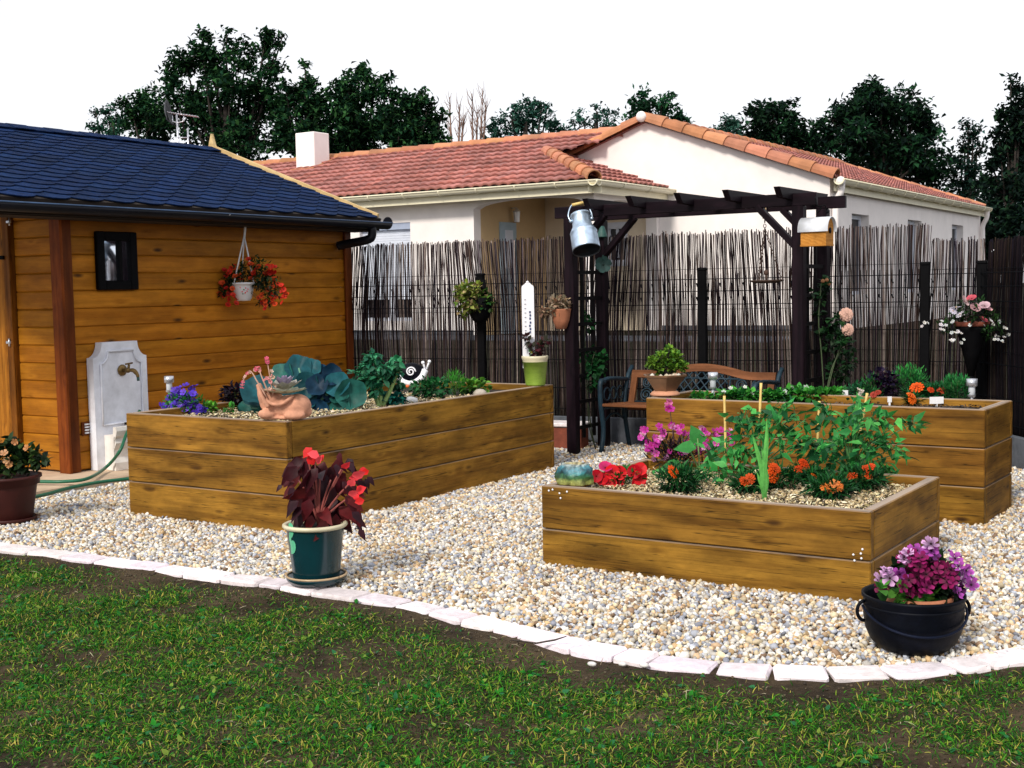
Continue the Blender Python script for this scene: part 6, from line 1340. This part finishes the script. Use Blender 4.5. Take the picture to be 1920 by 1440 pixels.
# milk churn hung from the pergola
ref = np.array([RX[0]-.02, PY0-.20, 1.75]); dc = depth(ref); s_ = dc/FPX; b_ = D(1100, 470, dc); ax = unit(U_*.92-R_*.13+F_*.36)
t = thing('milk_churn', 'galvanised milk churn hanging from the left end of the pergola', 'milk can', b_); m = MB(); k = s_
m.lathe([(0, 3*k), (25*k, 3*k), (26.5*k, 0), (26.5*k, 3*k), (25.8*k, 30*k), (25.5*k, 36*k), (26.2*k, 38*k), (24*k, 42*k), (19*k, 52*k), (18.2*k, 60*k), (18.6*k, 72*k), (20*k, 74*k), (19.5*k, 77*k), (17*k, 76*k), (16*k, 55*k)], b_, 40, np.array([(.02, .025, .03)]*2+[(.5, .5, .5)]+[(1, 1, 1)]*12), axis=ax); m.build('can', 'zinc', t)
m = MB(); q0 = b_+ax*66*k; sd_ = unit(np.cross(ax, -F_)); q = [q0-sd_*21*k, q0-sd_*23*k+ax*14*k, q0-sd_*14*k+ax*33*k, q0+ax*36*k, q0+sd_*14*k+ax*33*k, q0+sd_*21*k+ax*12*k, q0+sd_*21*k]; m.tube(spline(q, 30), .006, 7); 
for sg in (-1, 1): m.ico(q0+sd_*20*k*sg, .016, 2)
m.build('wire_handle', 'zinc', t); m = MB(); m.tube([q0-sd_*13*k+ax*34*k, q0+sd_*10*k+ax*36*k], .013, 10); m.build('grip', 'cane', t)
# two verdigris ornaments on the left rear post
for x, y, nm, lb in ((1129, 435, 'metal_bell', 'small green metal bell hanging on the left rear pergola post'), (1131, 496, 'metal_flower', 'green metal flower fixed to the left rear pergola post')):
    c = D(x, y, depth((PLX, PY1, 1.5))-.07); s_ = PXS(c); m = MB()
    if nm == 'metal_bell': m.lathe([(0, 12*s_), (4*s_, 11*s_), (7*s_, 3*s_), (10*s_, -8*s_), (11*s_, -10*s_), (9*s_, -9*s_), (0, 4*s_)], c, 18); m.tube([c+np.array([0, 0, 12*s_]), c+np.array([0, 0, 20*s_])], .004, 5); m.tube([c+np.array([0, 0, -2*s_]), c+np.array([0, 0, -13*s_])], .006, 6)
    else: m.inst(flower_t(6, .9, .2, (.3, .3, .3)), [c], bases((-F_)[None]), 15*s_); m.tube([c+F_*.02, c+F_*.06], .012, 6); m.tube([c+np.array([0, 0, 8*s_]), c+np.array([.0, 0, 18*s_])], [.012, .004], 6)
    tag(m.build(nm, 'verdigris', loc=c), lb, 'ornament')
# bird feeder tray on chains
top = np.array([*D(1434, 375, depth(((PLX+PRX)/2+.45, PY0-.01, 2.0)))]); dt = depth(top); s_ = dt/FPX
t = thing('bird_feeder', 'flat hanging bird feeder tray on thin chains below the pergola beam', 'bird feeder', D(1437, 527, dt)); m = MB()
m.tube(spline([D(1431, 410, dt-.06), D(1432, 376, dt-.06), D(1434, 370, dt+.0), D(1437, 376, dt+.07), D(1434, 410, dt-.02)], 14), .006, 6); m.build('rope', 'rope', t); m = MB(); c = D(1437, 527, dt)
def chain(m, p, q, r=.008):
    n_ = int(np.linalg.norm(q-p)/.026)
    for i in range(n_):
        cc = p+(q-p)*(i+.5)/n_; d = unit(q-p); s2 = unit(np.cross(d, -F_)) if i % 2 else unit(np.cross(d, R_)); m.tube([cc+d*.015*math.cos(a)+s2*r*math.sin(a) for a in np.linspace(0, 2*PI, 9)], .0028, 4, cap=False)
chain(m, D(1434, 410, dt), D(1434, 428, dt), .011)
for a in (0.3, 2.4, 4.5): chain(m, D(1434, 428, dt), c+np.array([.115*math.cos(a), .115*math.sin(a), .01]))
m.build('chains', 'rust', t); m = MB(); m.lathe([(0, -.018), (.08, -.016), (.125, -.004), (.135, .008), (.12, .006), (0, -.004)], c, 28); m.build('tray', 'rust', t); m = MB(); m.tube([c, c+np.array([0, 0, .05])], .012, 8); m.ico(c+np.array([0, 0, .065]), (.02, .02, .025), 2); m.build('knob', 'rust', t)
# birdhouse
ref = np.array([PRX+.13, PY0-.12, 1.75]); dt = depth(ref); s_ = dt/FPX; c = D(1532, 438, dt); fx = unit(np.array([*(R0[:2]*.80-F_[:2]*.60), 0])); fy = np.cross((0, 0, 1), fx); A = np.array([fx, fy, (0, 0, 1)])
t = thing('birdhouse', 'small wooden birdhouse with curved pale metal roof on the right pergola post', 'birdhouse', c-np.array([0, 0, 20*s_])); bw, bd, bh = 50*s_, .14, 42*s_
m = MB(); kk = 9; pr = [(-bd/2, -bh/2), (bd/2, -bh/2), (bd/2, bh*.18)]+[(bd/2*math.cos(a), bh*.18+.085*math.sin(a)) for a in np.linspace(.2, PI-.2, kk)]+[(-bd/2, bh*.18)]; k = len(pr)
V = [c+fx*x+fy*y+np.array([0, 0, z]) for x in (-bw/2, bw/2) for y, z in pr]; i = np.arange(k); gcv = [(y*2, z, x) for x in (-bw/2, bw/2) for y, z in pr]; m.add(V, [np.arange(k)[::-1][None], (np.arange(k)+k)[None], np.stack([i, (i+1) % k, (i+1) % k+k, i+k], 1)], (1, 1, 1), gcv); m.box(c-np.array([0, 0, bh/2+.004]), (bw*1.02, bd*1.04, .012), A); m.build('box', 'birdwood', t)
m = MB(); th = np.linspace(-.12, PI+.12, 14); V = []
for rr in (.0, .006):
    for x in (-bw/2-.018, bw/2+.02): V += [c+fx*x+fy*(bd/2+.012+rr)*math.cos(a)+np.array([0, 0, bh*.14+(.092+rr)*math.sin(a)]) for a in th]
i = np.arange(13); m.add(V, [np.stack([i, i+1, i+15, i+14], 1), np.stack([i+28, i+42, i+43, i+29], 1), np.stack([i, i+28, i+29, i+1], 1), np.stack([i+14, i+15, i+43, i+42], 1)], smooth=True); m.build('roof', 'metal_white', t)
m = MB(); e = c+fx*(bw/2+.002)+np.array([0, 0, bh*.12]); m.lathe([(0, .003), (.022, .003), (.022, 0)], e, 16, axis=fx); m.build('entrance_hole', 'black', t)
m = MB(); m.tube(spline([c+np.array([0, 0, .15]), c+np.array([0, 0, .19])+R_*.03, c+np.array([0, 0, .21])+R_*.0, np.array([*c[:2], zb+.06])+F_*.05], 12), .006, 6); m.ico(c+np.array([0, 0, .16])+R_*.075, .014, 1); m.tube([c+R_*.075+np.array([0, 0, .16]), c+R_*.06+np.array([0, 0, .21]), c+R_*.02+np.array([0, 0, .20])], .005, 5); m.build('hook', 'black', t)
# rose and ivy
b_ = np.array([PRX+.10, PY1-.1, 0.]); dr_ = depth((PRX, PY0+.3, 1.2)); t = thing('climbing_rose', 'climbing rose with two peach pink blooms on the right pergola trellis', 'rose', b_); m = MB(); ms = MB(); s_ = dr_/FPX
for x, y, r in ((1545, 540, 12), (1540, 560, 10), (1550, 530, 10), (1560, 610, 16), (1570, 630, 18), (1585, 650, 18), (1575, 670, 16), (1555, 650, 14), (1590, 680, 14), (1570, 600, 12), (1560, 695, 14), (1520, 550, 8), (1535, 590, 8), (1545, 625, 12), (1580, 705, 12)): foliage(m, D(x, y, dr_+rng.uniform(-.1, .1)), (r*s_,)*3, int(r*2.6), .045, [(.012, .055, .016), (.02, .08, .02), (.008, .035, .012)], LEAFW, 0, .2, -1)
for q in (((1545, 740), (1540, 660), (1535, 600), (1540, 530)), ((1550, 740), (1565, 680), (1580, 640), (1587, 600)), ((1548, 740), (1560, 690), (1575, 660), (1588, 625))): ms.tube(spline([D(x, y, dr_) for x, y in q]+[], 14), .005, 6, (.05, .08, .03))
ms.tube([b_, D(1547, 742, dr_)], .008, 6, (.06, .06, .03)); m.build('leaves', 'leaf', t); ms.build('stems', 'stem', t); m = MB(); RS = pompom_t(((1., -.1, 9), (.85, .25, 9), (.62, .48, 7), (.36, .6, 5), (.15, .66, 3)), .6)
for x, y, r in ((1587, 590, 13.5), (1590, 618, 12)): m.inst(RS, [D(x, y, dr_-.06)], bases((-F_+np.array([0, 0, .2])+rng.normal(0, .2, 3))[None]), r*s_, [(.82, .52, .42)])
m.build('blooms', 'petal', t); m = MB()
for x, y in ((1543, 527), (1550, 525), (1554, 532)): m.ico(D(x, y, dr_-.03), .016, 2, col=(.62, .30, .14))
m.build('buds', 'petal', t)
b_ = np.array([PLX+.02, PY0+.35, 0.]); di = depth((PLX, PY0+.3, .7)); s_ = di/FPX; t = thing('climbing_ivy', 'young green climber growing up the left pergola trellis', 'climber', b_); m = MB()
for x, y, r in ((1100, 680, 14), (1110, 665, 12), (1125, 690, 14), (1105, 700, 14), (1118, 675, 12), (1130, 670, 8), (1095, 660, 8), (1110, 720, 12), (1100, 600, 8), (1095, 590, 5), (1105, 612, 6)): foliage(m, D(x, y, di+rng.uniform(-.06, .06)), (r*s_,)*3, int(r*3), .045, [(.012, .09, .025), (.02, .13, .03)], LEAFW, 0, .2, -1)
m.build('leaves', 'leaf', t); m = MB(); 
for q in (((1105, 800), (1102, 740), (1108, 690), (1115, 660)), ((1108, 800), (1100, 720), (1096, 650), (1100, 590))): m.tube(spline([b_]+[D(x, y, di) for x, y in q], 14), .005, 6, (.05, .07, .03))
m.build('stems', 'stem', t)
# tall conical planter on the right
ref = np.array([*(SA+FN*.45+FD*-.02), .7]); dq = depth(ref); s_ = dq/FPX; c = D(1822, 612, dq); gb = c.copy(); gb[2] = 0
t = thing('conical_planter', 'tall black cone shaped planter on a pole near the fence corner', 'planter', gb); m = MB(); m.lathe([(0, -95*s_), (5*s_, -94*s_), (16*s_, -50*s_), (27*s_, -8*s_), (30*s_, 4*s_), (27*s_, 4*s_), (0, 0)], c, 28); m.build('cone', 'black', t); m = MB(); m.tube([gb, c-np.array([0, 0, 90*s_])], .022, 10); m.build('pole', 'black', t)
m = MB(); m.lathe([(24*s_, -2*s_), (32*s_, 2*s_), (33*s_, 9*s_), (29*s_, 9*s_), (26*s_, 4*s_), (0, 3*s_)], c, 28); m.build('bowl', 'brick_red', t)
t = thing('bacopa', 'white and pink flowers trailing over the rim of the cone planter', 'plant', c+np.array([0, 0, .03])); m = MB()
for x, y, r in ((1820, 585, 22), (1800, 590, 18), (1845, 590, 20), (1825, 572, 16), (1865, 605, 16), (1785, 605, 16), (1770, 612, 12), (1875, 620, 12), (1840, 570, 12), (1805, 575, 12), (1860, 590, 12), (1795, 615, 10), (1850, 625, 12)): foliage(m, D(x, y, dq-rng.uniform(-.05, .12)), (r*s_,)*3, int(r*4), .035, [(.015, .06, .012), (.025, .09, .015), (.01, .03, .01)], LEAFN if x % 2 else None, .1, .2, -1)
m.build('leaves', 'leaf', t); pts = [D(x+rng.normal(0, 4), y+rng.normal(0, 4), dq-rng.uniform(.05, .16)) for x, y in ((1785, 605), (1770, 615), (1765, 608), (1800, 622), (1790, 625), (1870, 605), (1880, 615), (1860, 600), (1868, 625), (1884, 630), (1840, 610), (1815, 608), (1875, 640), (1782, 640), (1800, 640), (1845, 600), (1735, 608)) for _ in range(3)]
flowers(t, 'white_flowers', FL5, pts, .013, [(.85, .85, .88)]); flowers(t, 'daisies', DAISY, [D(x, y, dq-.14) for x, y in ((1787, 583), (1793, 576), (1800, 590))], .036, [(.80, .74, .88)]); flowers(t, 'pink_flowers', PETUNIA, [D(x, y, dq-.12) for x, y in ((1822, 560), (1828, 578), (1846, 574), (1850, 580), (1808, 565), (1843, 600))], .036, [(.80, .45, .50), (.62, .10, .14), (.8, .6, .62)])
# small things by the fence
p = D(1055, 825, 11.2); p[2] = 0; t = thing('brick_planter', 'low reddish brick block with pale top at the fence foot behind the long bed', 'planter', p); m = MB(); m.box(p+np.array([0, 0, .10]), (.42, .2, .20), np.array([[*FD, 0], [*FN, 0], [0, 0, 1]]), bev=.01); m.build('bricks', 'brick_red', t); m = MB(); m.box(p+np.array([0, 0, .215]), (.46, .24, .035), np.array([[*FD, 0], [*FN, 0], [0, 0, 1]]), bev=.008); m.build('coping', 'curb', t)

# ================================================================== TREES
def tree(name, label, d, blobs_, cols, trunk=None, leaf=.20, dens=.22, clump=.36, gap=.0, group='trees behind the houses'):
    s_ = d/FPX; cx = np.mean([b_[0] for b_ in blobs_]) if trunk is None else trunk; base = D(cx, 600, d); base[2] = .3
    t = thing(name, label, 'tree', base, group); m = MB(); mt = MB(); low = max(b_[1]+b_[2]*.5 for b_ in blobs_); top = D(cx, np.mean([b_[1] for b_ in blobs_]), d)
    mt.tube(spline([base, (base*.6+top*.4)+rng.normal(0, .15, 3), top], 12), np.linspace(.30, .07, 12)*d/42, 8)
    for x, y, r in blobs_:
        c = D(x, y, d+rng.uniform(-1, 1)*r*s_*.8); Rr = r*s_; ncl = max(4, int(r*r/85)); st = base+(top-base)*rng.uniform(.35, .8); mid = (st+c)/2+np.array([0, 0, -.15*np.linalg.norm(c-st)*.5]); mt.tube(spline([st, mid, c], 8), np.linspace(.08, .02, 8)*d/42, 5)
        P0, dd = ellip(ncl, c, (Rr, Rr*.9, Rr*.95), .35)
        for q in P0[::3]: mt.tube([c, (c+q)/2+rng.normal(0, .06, 3), q], [.025*d/42, .018*d/42, .008*d/42], 4)
        per = max(6, int(r*r*dens*2.3/ncl))
        for q, e in zip(P0, dd):
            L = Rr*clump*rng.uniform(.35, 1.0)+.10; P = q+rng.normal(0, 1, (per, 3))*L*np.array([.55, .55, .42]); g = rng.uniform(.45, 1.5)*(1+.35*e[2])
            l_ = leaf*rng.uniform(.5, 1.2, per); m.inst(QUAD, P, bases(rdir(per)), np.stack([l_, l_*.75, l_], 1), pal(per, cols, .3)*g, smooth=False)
    m.build('crown', 'leafdull', t); mt.build('trunk', 'bark', t); return t
DK = [(.008, .034, .014), (.012, .048, .018), (.005, .022, .012), (.03, .09, .028)]; BLU = [(.016, .055, .045), (.026, .085, .06), (.04, .11, .08)]; NV = [(.008, .022, .016), (.012, .034, .016), (.006, .014, .012)]
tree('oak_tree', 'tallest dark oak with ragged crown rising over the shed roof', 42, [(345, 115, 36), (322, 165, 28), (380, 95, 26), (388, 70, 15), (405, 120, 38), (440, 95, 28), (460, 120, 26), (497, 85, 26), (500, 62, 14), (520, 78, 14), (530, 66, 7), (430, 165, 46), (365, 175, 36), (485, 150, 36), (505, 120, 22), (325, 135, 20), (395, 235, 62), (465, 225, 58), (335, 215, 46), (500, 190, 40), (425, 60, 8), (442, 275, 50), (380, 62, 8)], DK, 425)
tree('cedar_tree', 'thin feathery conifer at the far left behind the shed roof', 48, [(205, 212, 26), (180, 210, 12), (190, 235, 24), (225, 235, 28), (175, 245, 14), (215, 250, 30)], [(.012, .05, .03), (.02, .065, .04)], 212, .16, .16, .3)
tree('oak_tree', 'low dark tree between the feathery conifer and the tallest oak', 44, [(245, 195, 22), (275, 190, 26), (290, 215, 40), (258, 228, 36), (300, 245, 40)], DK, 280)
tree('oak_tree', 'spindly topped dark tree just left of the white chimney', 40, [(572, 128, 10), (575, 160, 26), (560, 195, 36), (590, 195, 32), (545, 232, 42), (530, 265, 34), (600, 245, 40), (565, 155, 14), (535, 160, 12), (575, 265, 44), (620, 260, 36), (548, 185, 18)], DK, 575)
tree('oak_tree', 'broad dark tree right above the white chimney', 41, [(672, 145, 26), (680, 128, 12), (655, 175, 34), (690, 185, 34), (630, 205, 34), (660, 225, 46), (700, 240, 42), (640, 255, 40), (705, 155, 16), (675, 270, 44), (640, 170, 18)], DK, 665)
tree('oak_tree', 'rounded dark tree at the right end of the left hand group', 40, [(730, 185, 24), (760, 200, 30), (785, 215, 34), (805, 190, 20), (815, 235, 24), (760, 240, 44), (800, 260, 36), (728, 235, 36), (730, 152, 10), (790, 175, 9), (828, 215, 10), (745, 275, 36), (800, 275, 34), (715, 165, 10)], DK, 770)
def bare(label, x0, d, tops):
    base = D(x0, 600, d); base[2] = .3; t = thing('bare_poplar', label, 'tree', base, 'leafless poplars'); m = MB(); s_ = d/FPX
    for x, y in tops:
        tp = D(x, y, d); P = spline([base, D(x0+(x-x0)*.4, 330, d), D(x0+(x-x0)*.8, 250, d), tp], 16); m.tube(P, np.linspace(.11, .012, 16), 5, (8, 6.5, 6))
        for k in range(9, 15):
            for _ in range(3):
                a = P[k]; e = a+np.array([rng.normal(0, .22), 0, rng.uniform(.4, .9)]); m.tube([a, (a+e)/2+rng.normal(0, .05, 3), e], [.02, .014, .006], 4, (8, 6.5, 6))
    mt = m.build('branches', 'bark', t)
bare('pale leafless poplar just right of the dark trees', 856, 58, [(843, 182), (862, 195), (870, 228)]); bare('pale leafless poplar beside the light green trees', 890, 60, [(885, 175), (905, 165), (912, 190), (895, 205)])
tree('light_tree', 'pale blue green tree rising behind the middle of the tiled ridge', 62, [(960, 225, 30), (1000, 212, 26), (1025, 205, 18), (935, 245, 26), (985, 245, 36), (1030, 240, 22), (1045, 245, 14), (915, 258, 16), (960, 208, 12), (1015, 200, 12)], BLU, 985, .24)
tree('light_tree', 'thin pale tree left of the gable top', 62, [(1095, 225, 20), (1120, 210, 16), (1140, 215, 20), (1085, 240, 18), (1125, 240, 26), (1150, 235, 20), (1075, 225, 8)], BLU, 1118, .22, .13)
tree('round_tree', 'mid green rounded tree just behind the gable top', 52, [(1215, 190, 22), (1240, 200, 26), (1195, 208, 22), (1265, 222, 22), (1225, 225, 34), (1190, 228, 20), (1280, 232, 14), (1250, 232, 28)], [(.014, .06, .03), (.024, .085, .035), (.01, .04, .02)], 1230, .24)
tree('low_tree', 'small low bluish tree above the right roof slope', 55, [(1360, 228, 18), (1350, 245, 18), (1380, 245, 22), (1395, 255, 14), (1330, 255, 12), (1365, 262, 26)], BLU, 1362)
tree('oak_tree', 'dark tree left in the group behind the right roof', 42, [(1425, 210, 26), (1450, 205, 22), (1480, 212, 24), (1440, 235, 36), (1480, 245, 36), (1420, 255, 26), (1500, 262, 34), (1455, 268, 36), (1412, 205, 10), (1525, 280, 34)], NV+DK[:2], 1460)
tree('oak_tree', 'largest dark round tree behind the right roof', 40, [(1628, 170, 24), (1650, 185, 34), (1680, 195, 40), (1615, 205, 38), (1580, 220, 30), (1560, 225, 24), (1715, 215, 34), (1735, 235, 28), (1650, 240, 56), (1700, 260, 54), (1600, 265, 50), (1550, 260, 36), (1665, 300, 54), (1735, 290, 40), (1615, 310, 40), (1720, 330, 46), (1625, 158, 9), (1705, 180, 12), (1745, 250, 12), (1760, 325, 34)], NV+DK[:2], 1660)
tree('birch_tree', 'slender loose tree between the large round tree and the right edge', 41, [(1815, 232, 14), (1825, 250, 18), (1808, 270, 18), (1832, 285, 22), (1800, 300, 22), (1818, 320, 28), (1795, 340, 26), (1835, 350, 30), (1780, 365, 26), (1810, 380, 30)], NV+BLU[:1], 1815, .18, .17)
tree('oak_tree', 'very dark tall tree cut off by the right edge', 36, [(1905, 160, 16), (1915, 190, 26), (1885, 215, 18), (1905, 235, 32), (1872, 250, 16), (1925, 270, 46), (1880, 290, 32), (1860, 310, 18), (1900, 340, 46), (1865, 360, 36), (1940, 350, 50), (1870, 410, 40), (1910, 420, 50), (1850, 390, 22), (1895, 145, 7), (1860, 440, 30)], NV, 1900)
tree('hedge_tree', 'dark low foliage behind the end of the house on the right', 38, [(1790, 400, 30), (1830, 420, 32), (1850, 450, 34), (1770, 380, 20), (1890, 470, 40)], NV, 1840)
for ob in bpy.data.objects:
    if '_org' in ob: del ob['_org']
